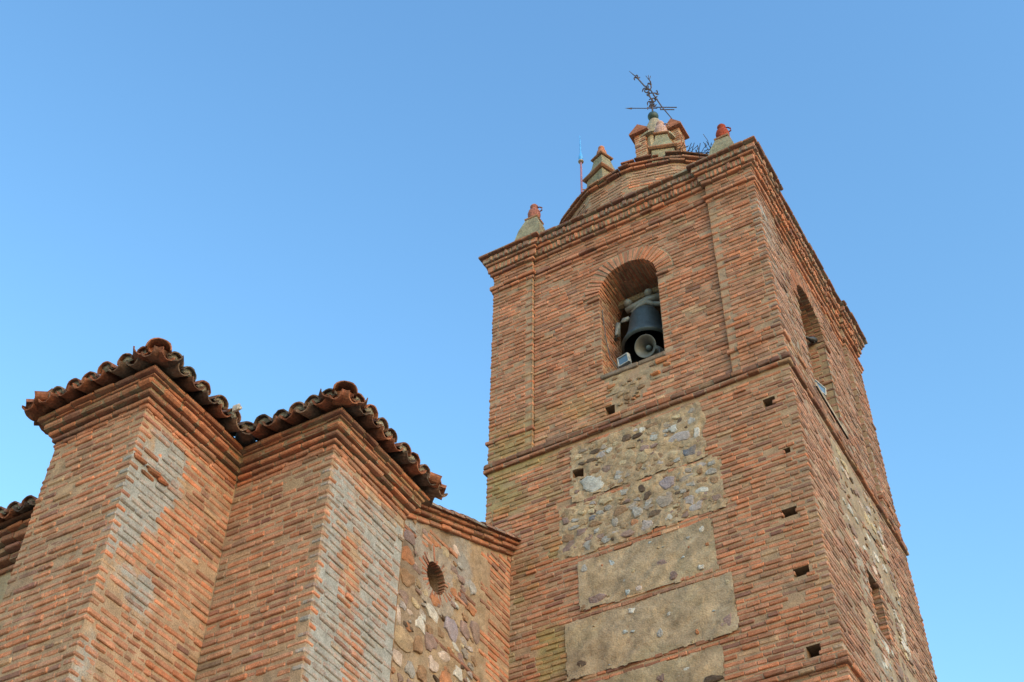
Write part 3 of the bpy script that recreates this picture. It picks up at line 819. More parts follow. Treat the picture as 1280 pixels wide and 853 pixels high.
mb.add([[-W, 0, 22.53], [0, 0, 22.53], [0, D, 22.53], [-W, D, 22.53]], (.28, .15, .10), [[0, 1, 2, 3]])
mb.build('roof_terrace', M_BRICK, tower)

# ---------------- round drum, coping, dome
CX, CY = -2.80, 2.866
RD = 2.52
FA = math.radians(22.5)
def Cyl(R):
    # sixteen flat facets
    def F(u, v, n):
        th = u / R; dl = np.mod(th - math.radians(3.5), FA) - FA / 2
        rr = (R + n) * (1.012 * math.cos(FA / 2) / np.cos(dl))
        return np.stack([CX + rr * np.sin(th), CY - rr * np.cos(th), v], 1)
    return F
mb = MB()
circ = 2 * math.pi * RD
def drum_stain(u, v, C):
    m = (.5 * sstep(.35, .6, fbm(u * .8, v * 1.5, 61, 3)))[:, None]
    return C * (1 - m) + np.array([.33, .235, .185]) * m
brick_wall(mb, Cyl(RD), 22.5, 23.98, (0, circ, 0, 0), c=.09, j=.034, w=(.25, .4, .2, .1, .05), seed=51, stain=drum_stain, lichen=lambda u, v: .15 + .25 * fbm(u, v, 3))
mortar_grid(mb, Cyl(RD), lines(0, circ, .12), lines(22.5, 24.0, .1), seed=52, colr=(.32, .235, .165))
mb.build('drum', M_BRICK, tower)
def ring(mb, R, z0, z1, L, a0=0, a1=360, D_=.3, **k):
    c0, c1 = math.radians(a0) * R, math.radians(a1) * R
    x = c0; U0 = []; U1 = []
    while x < c1 - .02:
        nx = min(c1, x + rng.uniform(*L)); U0.append(x + .006); U1.append(nx - .006); x = nx
    m = len(U0); C = palette(m, k.get('w', (.2, .15, .4, .2, .05))) * k.get('dark', .9)
    bricks(mb, Cyl(R), U0, U1, z0 + rng.normal(0, .005, m), z1 + rng.normal(0, .005, m), np.full(m, -D_), rng.normal(0, .012, m), np.hstack([C, np.full((m, 1), k.get('lich', .2))]), bev=.01)
mb = MB()
ring(mb, 2.585, 23.97, 24.03, (.2, .34), lich=.25)
ring(mb, 2.645, 24.045, 24.10, (.2, .4), dark=.7, lich=.25)
ring(mb, 2.60, 24.105, 24.15, (.2, .3), 2, 20, lich=.5, w=(.1, .2, .3, .1, .3))
ring(mb, 2.66, 24.16, 24.205, (.25, .4), 1.5, 19, dark=.6)
ring(mb, 2.60, 24.105, 24.15, (.2, .3), 24, 60, lich=.5, w=(.1, .2, .3, .1, .3))
ring(mb, 2.66, 24.16, 24.205, (.25, .4), 22, 60, dark=.55)
mb.add([[CX + 2.4 * math.sin(a), CY - 2.4 * math.cos(a), 24.06] for a in np.linspace(0, 2 * math.pi, 49)[:-1]] + [[CX, CY, 24.06]], (.25, .16, .11), None, [[k, (k + 1) % 48, 48] for k in range(48)])
mb.build('drum_coping', M_BRICK, tower)
mb = MB()
lathe(mb, (CX, CY, 24.05), [(2.2 * math.cos(t), 1.95 * math.sin(t)) for t in np.linspace(0, 1.45, 12)], (.30, .15, .09), sides=40)
mb.build('dome', M_TILE, tower, smooth=True)

# ---------------- pinnacles
RENDER = (.225, .21, .145)
CAPC = (.27, .125, .075)
def pinnacle(cx, cy, z, s=1., rot=0., ped=True):
    mb = MB()
    if ped:
        frustum(mb, cx, cy, [(.245 * s, z - .1), (.235 * s, z + .34 * s)], RENDER, rot)
        o = mb.build('pinnacle', M_STONE, tower)
        mb = MB(); frustum(mb, cx, cy, [(.27 * s, z + .34 * s), (.305 * s, z + .37 * s), (.305 * s, z + .405 * s), (.27 * s, z + .415 * s)], CAPC, rot); mb.build('moulding', M_BRICK, o)
        mb = MB(); frustum(mb, cx, cy, [(.262 * s, z + .415 * s), (.215 * s, z + .55 * s), (.165 * s, z + .74 * s), (.115 * s, z + 1.02 * s)], RENDER, rot, jit=.004); mb.build('finial_body', M_STONE, o)
        mb = MB(); frustum(mb, cx, cy, [(.15 * s, z + 1.02 * s), (.168 * s, z + 1.035 * s), (.168 * s, z + 1.065 * s), (.085 * s, z + 1.10 * s)], CAPC, rot); mb.build('cap', M_BRICK, o)
        return z + 1.10 * s
    frustum(mb, cx, cy, [(.42 * s, z - .02), (.37 * s, z + .35 * s), (.24 * s, z + 1.10 * s), (.135 * s, z + 1.50 * s)], RENDER, rot, jit=.006)
    o = mb.build('pinnacle', M_STONE, tower)
    mb = MB(); frustum(mb, cx, cy, [(.145 * s, z + 1.50 * s), (.155 * s, z + 1.515 * s), (.155 * s, z + 1.545 * s), (.09 * s, z + 1.57 * s)], (.30, .15, .09), rot); mb.build('cap', M_BRICK, o)
    return z + 1.57 * s

def jug(cx, cy, z, label, c, s=1., ha=0.3, handle=True):
    o = thing('clay_jug', label, 'jug', (cx, cy, z), 'clay jugs on the pinnacles')
    mb = MB(); lathe(mb, (cx, cy, z), [(.085 * s, 0), (.105 * s, .04 * s), (.135 * s, .15 * s), (.142 * s, .23 * s), (.125 * s, .31 * s), (.075 * s, .37 * s), (.06 * s, .40 * s), (.085 * s, .44 * s), (.09 * s, .49 * s), (.06 * s, .54 * s), (.02 * s, .56 * s)], list(c) + [.12], sides=20)
    mb.build('jug_body', M_CLAY, o, smooth=True)
    if handle:
        d = np.array([math.cos(ha), math.sin(ha), 0]); q = np.array([cx, cy, z])
        mb = MB(); tube(mb, [q + d * .11 * s + [0, 0, .28 * s], q + d * .175 * s + [0, 0, .32 * s], q + d * .175 * s + [0, 0, .40 * s], q + d * .12 * s + [0, 0, .45 * s], q + d * .07 * s + [0, 0, .44 * s]], .016 * s, np.array(c) * .6, 6)
        mb.build('handle', M_CLAY, o, smooth=True)
    return o
z = pinnacle(-5.00, .60, 22.55, ped=False); jug(-5.00, .60, z - .02, 'dusky pink clay jug on the low corner pinnacle, left of the lightning rod', (.30, .12, .095), 1.0, .2)
z = pinnacle(-.60, .60, 22.42, ped=False); jug(-.60, .60, z - .02, 'dark red clay jug with curled handle on the corner pinnacle beside the twig nest', (.27, .055, .032), 1.0, .3)
pinnacle(-5.0, D - .6, 22.55, ped=False); pinnacle(-.62, D - .6, 22.55, ped=False)
z = pinnacle(-3.33, .62, 24.13, 1.04, math.radians(-22)); jug(-3.33, .62, z - .03, 'pale orange handleless clay jug on the tall pinnacle between lightning rod and lantern', (.38, .155, .095), .80, handle=False)
z = pinnacle(-1.95, .70, 24.10, 1.0, math.radians(20)); jug(-1.95, .70, z - .02, 'whitish pink worn clay jug on the pinnacle in front of the lantern', (.42, .27, .24), 1.0, .2)

# ---------------- lantern
mb = MB()
LX, LY = -2.88, 2.85
frustum(mb, LX, LY, [(.42, 25.7), (.40, 28.2)], (.33, .26, .17), sides=8)
lantern = mb.build('lantern', M_STONE, tower)
def pier(cx, cy, sx, sy, z0, z1, ap):
    mb = MB()
    f = lambda a, val, sg: plane(a, val, sg)
    brick_wall(mb, plane(1, cy - sy / 2, -1), z0, z1, (cx - sx / 2, cx + sx / 2, 1, 1), c=.085, j=.03, seed=91, w=(.3, .4, .2, .08, .02), L=(.14, .22))
    brick_wall(mb, plane(0, cx + sx / 2, 1), z0, z1, (cy - sy / 2, cy + sy / 2, 1, 1), c=.085, j=.03, par=1, seed=92, w=(.25, .2, .35, .2, .0), L=(.14, .22))  # darker brick mix paints the shade on the pier's right side
    brick_wall(mb, plane(0, cx - sx / 2, -1), z0, z1, (cy - sy / 2, cy + sy / 2, 1, 1), c=.085, j=.03, par=1, seed=93, w=(.3, .4, .2, .08, .02), L=(.14, .22))
    brick_wall(mb, plane(1, cy + sy / 2, 1), z0, z1, (cx - sx / 2, cx + sx / 2, 1, 1), c=.085, j=.03, seed=94, L=(.14, .22))
    hx, hy = sx / 2 - .012, sy / 2 - .012
    V = [[cx + a * hx, cy + b * hy, zz] for zz in (z0, z1 - .005) for a, b in ((-1, -1), (1, -1), (1, 1), (-1, 1))]
    mb.add(V, (.40, .29, .19), [[0, 1, 5, 4], [1, 2, 6, 5], [2, 3, 7, 6], [3, 0, 4, 7], [4, 5, 6, 7]])
    p_ = mb.build('pier', M_BRICK, tower)
    mb = MB(); ox, oy = sx / 2 + .09, sy / 2 + .09
    # gabled tile cap, ridge along y
    V = [[cx - ox, cy - oy, z1], [cx + ox, cy - oy, z1], [cx + ox, cy + oy, z1], [cx - ox, cy + oy, z1], [cx, cy - oy, ap], [cx, cy + oy, ap],
         [cx - ox, cy - oy, z1 + .05], [cx + ox, cy - oy, z1 + .05], [cx + ox, cy + oy, z1 + .05], [cx - ox, cy + oy, z1 + .05], [cx, cy - oy, ap + .05], [cx, cy + oy, ap + .05]]
    mb.add(V, (.30, .12, .075, .1), [[0, 1, 2, 3], [6, 10, 11, 9], [7, 8, 11, 10], [0, 6, 9, 3], [1, 2, 8, 7], [0, 4, 10, 6], [4, 1, 7, 10], [3, 9, 11, 5], [5, 11, 8, 2]], [[0, 1, 4], [3, 5, 2]])
    mb.build('pier_cap', M_TILE, p_)
pier(-3.12, 2.60, .30, .42, 25.9, 28.22, 28.48)
pier(-2.42, 3.0, .30, .34, 25.9, 28.48, 28.78)
mb = MB(); lathe(mb, (LX, LY, 28.1), [(.50, 0), (.50, .07), (.44, .09), (.36, .35), (.24, .72), (.13, 1.05)], (.30, .26, .19), sides=16)
mb.build('spire', M_STONE, lantern)
mb = MB(); lathe(mb, (LX - .02, LY, 29.39), [(.135 * math.sin(t) + 1e-3, -.135 * math.cos(t)) for t in np.linspace(0, math.pi, 12)], (.045, .075, .07), sides=20)
mb.build('ball_finial', M_BRONZE, lantern, smooth=True)

# ---------------- weather vane with the bent cross
vane = thing('weather_vane', 'rusty iron weather vane with a bent, toppled cross and an arrow above the green ball', 'weather vane', (-2.90, 2.87, 29.5))
IR = (.075, .052, .055)
def vp(*q): return [(x, 2.87 + dy, z) for x, z, dy in q]
mb = MB(); tube(mb, vp((-2.91, 29.48, 0), (-2.90, 29.9, 0), (-2.89, 30.15, 0), (-2.93, 30.30, 0), (-2.98, 30.58, 0)), .022, IR, 6)
tube(mb, vp((-2.98, 30.55, 0), (-2.88, 30.72, .02), (-2.88, 31.0, .02), (-2.93, 31.18, .02)), [.02, .018, .016, .014], IR, 6); mb.build('pole', M_IRON, vane)
mb = MB()
tube(mb, vp((-3.43, 31.9, 0), (-3.22, 31.40, 0), (-3.06, 30.93, 0), (-2.89, 30.58, 0), (-2.80, 30.22, 0), (-2.66, 29.70, 0), (-2.43, 28.99, 0)), [.006, .02, .02, .02, .02, .018, .012], IR, 6)
tube(mb, vp((-2.93, 31.15, .02), (-2.99, 31.36, .02)), .009, IR, 5); tube(mb, vp((-2.92, 31.12, .02), (-2.92, 31.33, .02)), .009, IR, 5); tube(mb, vp((-2.91, 31.1, .02), (-2.86, 31.25, .02)), .009, IR, 5)
def scroll(x, z, r, n=3, a0=0.):
    for k in range(n):
        a = a0 + k * 2 * math.pi / n
        pts = [(x + r * t * math.cos(a + 1.4 * t * t), 2.87 + .02 * math.sin(6 * t + k), z + r * t * math.sin(a + 1.4 * t * t)) for t in np.linspace(0, 1, 6)]
        tube(mb, pts, [.02, .02, .018, .016, .018, .012], IR, 5)
for x, z, r, n, a in ((-3.24, 31.45, .09, 3, .4), (-3.0, 30.72, .13, 4, .2), (-2.95, 30.48, .09, 3, 1.), (-2.76, 30.35, .09, 3, .1), (-2.91, 30.08, .13, 4, .6), (-2.89, 29.9, .10, 4, .1), (-2.8, 30.15, .09, 3, 2.), (-2.9, 30.9, .06, 3, 0)): scroll(x, z, r, n, a)
mb.build('cross', M_IRON, vane)
mb = MB()
ax = np.array([-2.90, 2.87, 29.78]); dr = np.array([.866, .50, 0]); sd = np.array([0, 0, 1.])
tube(mb, [ax - dr * .58, ax + dr * .12], .012, IR, 6)
V = [ax - dr * .70, ax - dr * .52 + sd * .045 + [0, .01, 0], ax - dr * .52 - sd * .045 + [0, .01, 0], ax - dr * .50 - [0, .02, 0]]
mb.add(V, list(IR) + [.05], None, [[0, 1, 3], [0, 3, 2], [0, 2, 1], [1, 2, 3]])
for a, b in ((.10, .56),):
    tube(mb, [ax + dr * a + sd * .05, ax + dr * (b + .05) + sd * .05], .015, IR, 6); tube(mb, [ax + dr * .2 - sd * .05, ax + dr * (b - .02) - sd * .05], .015, IR, 6)
tube(mb, [ax + dr * .2 - sd * .06, ax + dr * .2 + sd * .06], .014, IR, 6); tube(mb, [ax - dr * .12 - sd * .05, ax - dr * .12 + sd * .05], .012, IR, 6); tube(mb, [ax + dr * .1 + sd * .05, ax - dr * .12 + sd * .05], .010, IR, 6)
mb.build('arrow', M_IRON, vane)

# ---------------- lightning rod
rod = thing('lightning_rod', 'slim lightning rod with a blue tip rising from the left edge of the drum', 'lightning rod', (-3.72, .36, 24.1))
mb = MB(); tube(mb, [(-3.72, .36, 24.0), (-3.71, .36, 25.08)], .022, (.28, .12, .17), 8); tube(mb, [(-3.72, .36, 24.12), (-3.50, .60, 24.2)], .015, (.2, .12, .12), 6); mb.build('mast', M_METAL, rod)
mb = MB(); lathe(mb, (-3.71, .36, 25.06), [(.03, 0), (.06, .02), (.06, .05), (.03, .08)], (.28, .22, .17), 12); mb.build('collar', M_METAL, rod)
mb = MB(); lathe(mb, (-3.71, .36, 25.13), [(.04, 0), (.052, .10), (.04, .18), (.018, .28), (.014, .58), (.006, .92)], (.07, .32, .72), 10); mb.build('blue_tip', M_METAL, rod)

# ---------------- twig nest
mb = MB()
for k in range(170):
    a = math.radians(rng.uniform(27, 62)); r = rng.uniform(2.2, 2.68)
    c = np.array([CX + r * math.sin(a), CY - r * math.cos(a), 24.21 + abs(rng.normal(0, .05))])
    d = np.array([rng.normal(), rng.normal(), rng.normal(0, .28)]); d /= np.linalg.norm(d)
    l = rng.uniform(.12, .3)
    tube(mb, [c - d * l, c + [0, 0, rng.normal(0, .02)], c + d * l], .007, np.array((.10, .075, .06)) * rng.uniform(.6, 1.4), 4)
for k in range(14):
    c = np.array([-.88 + rng.normal(0, .12), .85 + rng.normal(0, .12), 24.15]); d = np.array([rng.normal(.1, .5), rng.normal(0, .4), abs(rng.normal(.5, .3))]); d /= np.linalg.norm(d)
    l = rng.uniform(.1, .28); tube(mb, [c, c + d * l * .5 + rng.normal(0, .03, 3), c + d * l], .006, (.09, .075, .065), 4)
nest = mb.build('nest', M_TWIG); tag(nest, 'dark ragged nest of dry twigs on the drum beside the red jug', 'nest')

# ---------------- bell, loudspeaker, floodlights, bird
BX, BY = -2.70, .76
bell = thing('bell', 'dark bronze bell with pale knobbed iron yoke hanging in the front arched opening', 'bell', (BX, BY, 19.25))
mb = MB(); prof = [(.43, -.03), (.475, 0.0), (.465, .06), (.41, .17), (.36, .32), (.325, .50), (.30, .66), (.285, .76), (.24, .85), (.12, .90), (.0, .91)]
lathe(mb, (BX, BY, 19.22), prof, (.042, .058, .068), 40, cap=False)
lathe(mb, (BX, BY, 19.22), [(.43, -.03), (.40, .10), (.32, .35), (.27, .6), (.2, .8), (.0, .84)], (.022, .024, .026), 32, cap=False)
bb = mb.build('bell_body', M_BRONZE, bell, smooth=True)
mb = MB(); tube(mb, [(BX, BY, 20.0), (BX, BY, 19.3)], .02, (.05, .05, .05)); lathe(mb, (BX, BY, 19.22), [(.01, -.07), (.06, -.04), (.075, .02), (.05, .09), (.02, .13)], (.05, .05, .05), 14); mb.build('clapper', M_IRON, bell, smooth=True)
YK = (.20, .205, .20)
mb = MB()
tube(mb, [(-3.05, .7, 20.30), (-2.85, .7, 20.32), (-2.6, .7, 20.35), (-2.3, .75, 20.38)], [.06, .075, .085, .07], YK, 12)
for x, z, r in ((-2.98, 20.44, .085), (-2.55, 20.50, .085)): lathe(mb, (x, .66, z), [(r * math.sin(t) + 1e-3, -r * math.cos(t)) for t in np.linspace(0, math.pi, 9)], YK, 14)
tube(mb, [(-2.92, .68, 20.14), (-2.75, .68, 20.26), (-2.6, .68, 20.28), (-2.46, .68, 20.14)], [.05, .06, .06, .05], YK, 10)
tube(mb, [(-2.46, .68, 20.16), (-2.3, .68, 20.08), (-2.12, .68, 20.12)], .05, YK, 10)
yk = mb.build('yoke', M_METAL, bell, smooth=True)
mb = MB()
tube(mb, [(-2.98, .66, 20.02), (-3.10, .66, 20.02), (-3.22, .66, 19.98), (-3.24, .66, 19.70), (-3.29, .66, 19.60)], [.045, .05, .055, .05, .05], YK, 10)
mb.build('bracket', M_METAL, bell, smooth=True)
mb = MB(); tube(mb, [(-3.32, .80, 20.62), (-2.08, .80, 20.62)], .09, (.20, .165, .12), 8); mb.build('support_beam', M_STONE, bell)

for pts in ([(-3.28, .12, 19.9), (-3.27, .2, 19.2), (-3.22, .22, 18.7), (-3.0, .34, 18.2)], [(-2.55, .75, 18.72), (-2.45, .8, 18.4), (-2.2, .7, 18.19), (-2.13, .3, 18.22)]):
    mb = MB(); tube(mb, pts, .009, (.03, .03, .03), 5); cb = mb.build('cable', M_METAL); tag(cb, 'thin black cable running down the left jamb to the small floodlight' if pts[0][0] < -3 else 'thin black cable trailing from the loudspeaker along the sill', 'cable')

hd = np.array([-.10, -.86, -.45]); hd /= np.linalg.norm(hd)
hc = np.array([-2.56, .34, 18.76])
horn = thing('loudspeaker', 'grey horn loudspeaker on the sill in front of the bell', 'loudspeaker', (-2.55, .45, 18.17))
mb = MB(); lathe(mb, hc, [(.045, -.36), (.05, -.28), (.08, -.18), (.115, -.09), (.17, -.02), (.21, .015), (.215, .03), (.205, .028), (.165, -.01), (.105, -.08), (.065, -.17), (.03, -.25), (.0, -.26)], (.13, .127, .117), 32, axis=hd, cap=False); mb.build('horn', M_METAL, horn, smooth=True)
mb = MB(); lathe(mb, hc, [(.0, -.06), (.035, -.07), (.05, -.10), (.035, -.18), (.02, -.26)], (.13, .17, .20), 14, axis=hd, cap=False); mb.build('phase_plug', M_METAL, horn, smooth=True)
mb = MB(); lathe(mb, hc, [(.02, -.58), (.09, -.57), (.10, -.50), (.10, -.38), (.05, -.34)], (.12, .12, .12), 16, axis=hd); mb.build('driver', M_METAL, horn, smooth=True)
mb = MB(); q = hc - hd * .30; tube(mb, [q + [-.13, 0, .02], q + [-.13, 0, -.16], (-2.62, .52, 18.17)], .018, (.10, .10, .10), 6); tube(mb, [q + [.11, 0, .02], q + [.11, 0, -.16], (-2.50, .52, 18.17)], .018, (.10, .10, .10), 6); mb.build('bracket', M_METAL, horn)

def floodlight(c, yaw, tilt, w, h, label):
    o = thing('floodlight', label, 'floodlight', c, 'floodlights in the belfry openings')
    c = np.array(c); f = np.array([math.sin(yaw) * math.cos(tilt), -math.cos(yaw) * math.cos(tilt), math.sin(tilt)])
    r = np.array([math.cos(yaw), math.sin(yaw), 0]); u = np.cross(f, r) * -1
    if u[2] < 0: u = -u
    F = lambda a, b, n: c[None] + a[:, None] * r + b[:, None] * u + n[:, None] * f
    mb = MB(); t = .022; cc = np.array([[.36, .375, .39, .02]])
    for a0, a1, b0, b1 in ((-w, -w + t, -h, h), (w - t, w, -h, h), (-w + t, w - t, -h, -h + t), (-w + t, w - t, h - t, h)): bricks(mb, F, [a0], [a1], [b0], [b1], [-.07], [.012], cc, bev=.004, jit=0)
    mb.add(F(np.array([-w, w, w, -w]), np.array([-h, -h, h, h]), np.full(4, -.07)), (.4, .41, .42), [[0, 1, 2, 3]]); mb.build('housing', M_METAL, o)
    mb = MB(); mb.add(F(np.array([-w + t, w - t, w - t, -w + t]), np.array([-h + t, -h + t, h - t, h - t]), np.full(4, -.004)), (.1, .16, .26), [[0, 1, 2, 3]]); mb.build('lamp_glass', M_GLASS, o)
    mb = MB(); tube(mb, [c - r * (w + .01), c - r * (w + .012) - u * (h + .05) - f * .03, c + r * (w + .012) - u * (h + .05) - f * .03, c + r * (w + .01)], .010, (.3, .3, .3), 6); mb.build('bracket', M_METAL, o)
floodlight((-2.98, .25, 18.55), math.radians(-12), math.radians(-12), .12, .095, 'small pale floodlight with blue glass on the front sill, left of the loudspeaker')
floodlight((-.10, 2.12, 18.10), math.radians(75), math.radians(-8), .20, .085, 'long pale floodlight on the sill of the side opening')

mb = MB()
bp0 = np.array([-.26, 3.10, 20.27])
dr = np.array([.35, .93, .35]); dr /= np.linalg.norm(dr)
lathe(mb, bp0, [(.004, -.26), (.03, -.25), (.028, -.12), (.055, -.06), (.068, .02), (.06, .08), (.04, .115), (.045, .14), (.04, .17), (.012, .19), (.003, .225)], (.018, .018, .024), 12, axis=dr)
tube(mb, [bp0 + [0, .02, -.04], bp0 + [0, .03, -.12]], .007, (.03, .025, .02), 5); tube(mb, [bp0 + [.03, .0, -.04], bp0 + [.03, .01, -.12]], .007, (.03, .025, .02), 5)
bird = mb.build('bird', M_METAL, smooth=True); tag(bird, 'small black bird perched in the arch of the side belfry opening', 'bird')
# ------------------------------------------------------------------ church
church = thing('church', 'low brick church with stepped corner buttresses and clay tile eaves, left of the tower', 'church', (-8, -3, 0))
X1L, X1, Y1 = -7.638, -6.115, -7.053
X2, Y2, Y2B = -4.5415, -5.304, -3.6655
XG, YN = -5.0757, -5.70
CC = .108
ZW = 13.28                       # top of the brick behind the cornice
ZLO = 8.5
CHW = (.38, .28, .20, .09, .05)
CM = (.33, .222, .148)

def lich_b1r(u, v):
    a = 1.0 * sstep(-6.0, -6.4, u) * sstep(12.85, 12.55, v) * sstep(10.3, 11.2, v + .8 * (u + 7.05)) * sstep(.22, .42, fbm(u * 1.6, v * 1.2, 131, 3))
    b = .6 * sstep(-6.55, -6.95, u) * sstep(.35, .6, fbm(u * 2.2, v * 1.1, 133, 3)) * sstep(12.7, 12.3, v)
    return .06 + np.maximum(a, b)
def lich_b2r(u, v):
    return .22 + .82 * sstep(12.85, 12.45, v) * (.55 + .45 * sstep(.30, .5, fbm(u * 3, v * 2.2, 143, 3))) * sstep(.15, .40, fbm(u * 1.3, v * .8, 141, 3)) * sstep(-5.30, -5.15, u)
def lich_b2f(u, v):
    return .05 + .30 * sstep(-5.55, -6.0, u) * sstep(11.7, 11.2, v) * sstep(.35, .6, fbm(u * 2, v * 1.5, 145, 3))
def tone_b2f(u, v, C):
    m = (.50 * sstep(-5.5, -6.05, u) * sstep(11.9, 11.3, v) * sstep(.30, .62, fbm(u * 1.8, v * 1.3, 147, 3)) + .28 * sstep(12.2, 12.6, v) * sstep(.4, .6, fbm(u * 1.5, v * 2, 149, 3)))[:, None]  # patchily darker and greener towards the inner corner and below the cornice
    return C * (1 - m) + np.array([.19, .175, .125]) * m

def church_wall(name, F, a, b, ea, eb, par, seed, lich=None, stain=None, cuts=lambda v: [], keep=None, extra=None, brk_u=(), brk_v=(), w=CHW):
    mb = MB()
    kw = {}
    brick_wall(mb, F, ZLO, ZW, (a, b, ea, eb), cuts, c=CC, j=.040, w=w, par=par, seed=seed, lichen=lich, stain=stain, L=(.20, .37), cw=.15, bev=.012, prot=.006, wav=.016)
    mortar_grid(mb, F, lines(a + (.013 if ea else -.03), b - (.013 if eb else -.03), .055, brk_u), lines(ZLO, ZW + .05, .055, brk_v), keep, n=-.0135, amp=.008, colr=CM, seed=seed + 3, lichen=lich, stain=stain, freq=8)
    if extra: extra(mb)
    mortar_grid(mb, F, lines(a, b, .4), lines(-.2, ZLO, .4), n=0, amp=0, colr=(.36, .20, .125), seed=9)
    return mb.build(name, M_BRICK, church)

def b1_extra(mb):
    # a short run of bricks worked loose
    F = plane(0, X1, 1)
    for (y, z, o) in ((-6.92, 12.07, .03), (-6.70, 12.05, .045), (-6.50, 12.03, .03), (-6.74, 11.95, .02)):
        bricks(mb, F, [y - .1], [y + .1], [z - .035], [z + .035], [-.08], [o], np.array([[.33, .115, .06, .05]]), bev=.02, jit=.012)
church_wall('buttress_wall', plane(1, Y1, -1), X1L, X1, 1, 1, 0, 101)
church_wall('buttress_wall', plane(0, X1, 1), Y1, Y2, 1, 0, 1, 111, lich=lich_b1r, cuts=lambda v: [(-7.0, -6.4, 0, 0)] if abs(v - 12.03) < .06 else [], extra=b1_extra)
church_wall('buttress_wall', plane(0, X1L, -1), Y1, YN, 1, 0, 1, 121)
church_wall('buttress_wall', plane(1, Y2, -1), X1, X2, 0, 1, 0, 131, lich=lich_b2f, stain=tone_b2f, cuts=lambda v: [(-4.98, -4.90, 0, 0)] if abs(v - 11.35) < .06 else [])
church_wall('buttress_wall', plane(0, X2, 1), Y2, Y2B, 1, 1, 1, 141, lich=lich_b2r, w=(.42, .22, .2, .11, .05))
mb = MB()
mortar_grid(mb, plane(1, Y2B, 1), lines(XG, X2, .2), lines(0, ZW, .2), n=-.01, colr=(.38, .23, .14))
mb.build('buttress_wall', M_BRICK, church)

# gable wall between the buttress and the tower, with an oculus
SLP = .428
def rake(y): return 13.6 + SLP * (y + 2.91)
OY, OZ, OR = -2.10, 13.06, .235
F_G = plane(0, XG, 1)
STONES_GABLE = [(-2.75,11.66,0.24,0.17,'tb'),(-2.87,11.32,0.155,0.124,'pi'),(-2.13,12.45,0.165,0.11,'wh'),(-2.39,12.1,0.13,0.119,'wh'),(-2.95,11.95,0.087,0.124,'pi'),(-2.86,12.98,0.185,0.15,'ru'),(-2.78,12.62,0.185,0.155,'br'),(-1.63,12.49,0.172,0.176,'pg'),(-1.26,12.68,0.11,0.136,'mv'),(-0.97,12.81,0.125,0.18,'mv'),(-1.39,11.89,0.13,0.093,'wh'),(-1.69,11.6,0.165,0.135,'ru'),(-2.12,11.98,0.149,0.134,'mv'),(-2.40,11.77,0.13,0.14,'br'),(-2.02,11.67,0.11,0.124,'pi'),(-1.77,11.95,0.15,0.082,'pi'),(-1.62,13.87,0.1,0.085,'pi'),(-2.27,11.4,0.124,0.14,'br'),(-2.55,11.3,0.12,0.124,'gr'),(-1.0,12.3,0.087,0.062,'br'),(-2.84,13.3,0.165,0.12,'mv'),(-2.2,13.62,0.11,0.07,'ru'),(-1.49,12.25,0.093,0.054,'wh'),(-1.12,13.5,0.1,0.11,'gr'),(-2.83,12.3,0.124,0.103,'mv'),(-1.9,12.25,.11,.08,'br'),(-1.35,12.15,.1,.07,'mv')]
mb = MB()
# quoin zone of brick, toothed
def g_cuts(v):
    k = int(v / CC / 4)
    return [(-4, -.62 - .26 * (k % 2) + ej(('g', k)), 0, 0)]
brick_wall(mb, F_G, ZLO, 15.2, (Y2B, 0, 0, 0), g_cuts, c=CC, j=.045, w=(.5, .2, .2, .08, .02), seed=151, top=lambda v: (max(Y2B, (v + .06 - 13.6) / SLP - 2.91), 0))
# thin brick bands below the rake and across the rubble
brick_wall(mb, F_G, 13.20, 13.9, (-3.2, -.9, 0, 0), lambda v: [] if (rake(-3) < v + .0) else [], c=CC, j=.045, seed=152, w=(.4, .2, .3, .1, 0), lichen=lambda u, v: .25 + 0 * u,
           top=lambda v: (max(-3.2, (v + .08 - 13.6) / SLP - 2.91), max(-3.2, (v + .40 - 13.6) / SLP - 2.91)))
for (y0, y1, z0) in ((-2.1, -.95, 12.96), (-2.2, -.8, 12.05), (-1.6, -.9, 13.05), (-1.5, -.95, 13.15), (-1.45, -1.0, 13.24)):
    n = int((y1 - y0) / .24); e = np.linspace(y0, y1, n + 1)
    if abs(z0 - 12.96) < .01: continue
    bricks(mb, F_G, e[:-1] + .008, e[1:] - .008, np.full(n, z0), np.full(n, z0 + .06), np.full(n, -.06), rng.normal(.012, .008, n), np.hstack([palette(n, (.2, .1, .4, .3, 0)), np.full((n, 1), .2)]), bev=.012)
us = lines(Y2B, 0, .05, [-.72]); vs = lines(ZLO, 15.2, .05)
def keep_q(u, v): return (v < rake(u) + .12) & (u >= -.72)
mortar_grid(mb, F_G, lines(-.72, 0.03, .05), vs, keep_q, n=-.012, amp=.007, colr=CM, seed=158)
def keep_g(u, v): return (v < rake(u) + .12) & (u < -.70) & ((u - OY) ** 2 + (v - OZ) ** 2 > (OR + .04) ** 2)
def g_lich(u, v): return .12 + .40 * sstep(-1.0, -1.3, u) * sstep(12.0, 12.6, v) * sstep(.3, .55, fbm(u * 1.4, v * 1.4, 161, 3))
def g_stain(u, v, C):
    m = (.8 * sstep(.30, .20, np.hypot((u + 1.40) / 1.1, (v - 13.68) / 1.1)))[:, None]
    C = C * (1 - m) + np.array([.24, .25, .265]) * m
    q = (.6 * sstep(.45, .6, fbm(u * 1.1, v * 1.0, 167, 3)) * sstep(-1.1, -1.6, u))[:, None]
    return C * (1 - q) + np.array([.19, .145, .12]) * q
mortar_grid(mb, F_G, us, vs, keep_g, n=-.006, amp=.03, colr=(.30, .215, .145), seed=153, freq=5, cvar=.45, lichen=g_lich, stain=g_stain)
for s in STONES_GABLE: stone(mb, F_G, *s, h=.016)
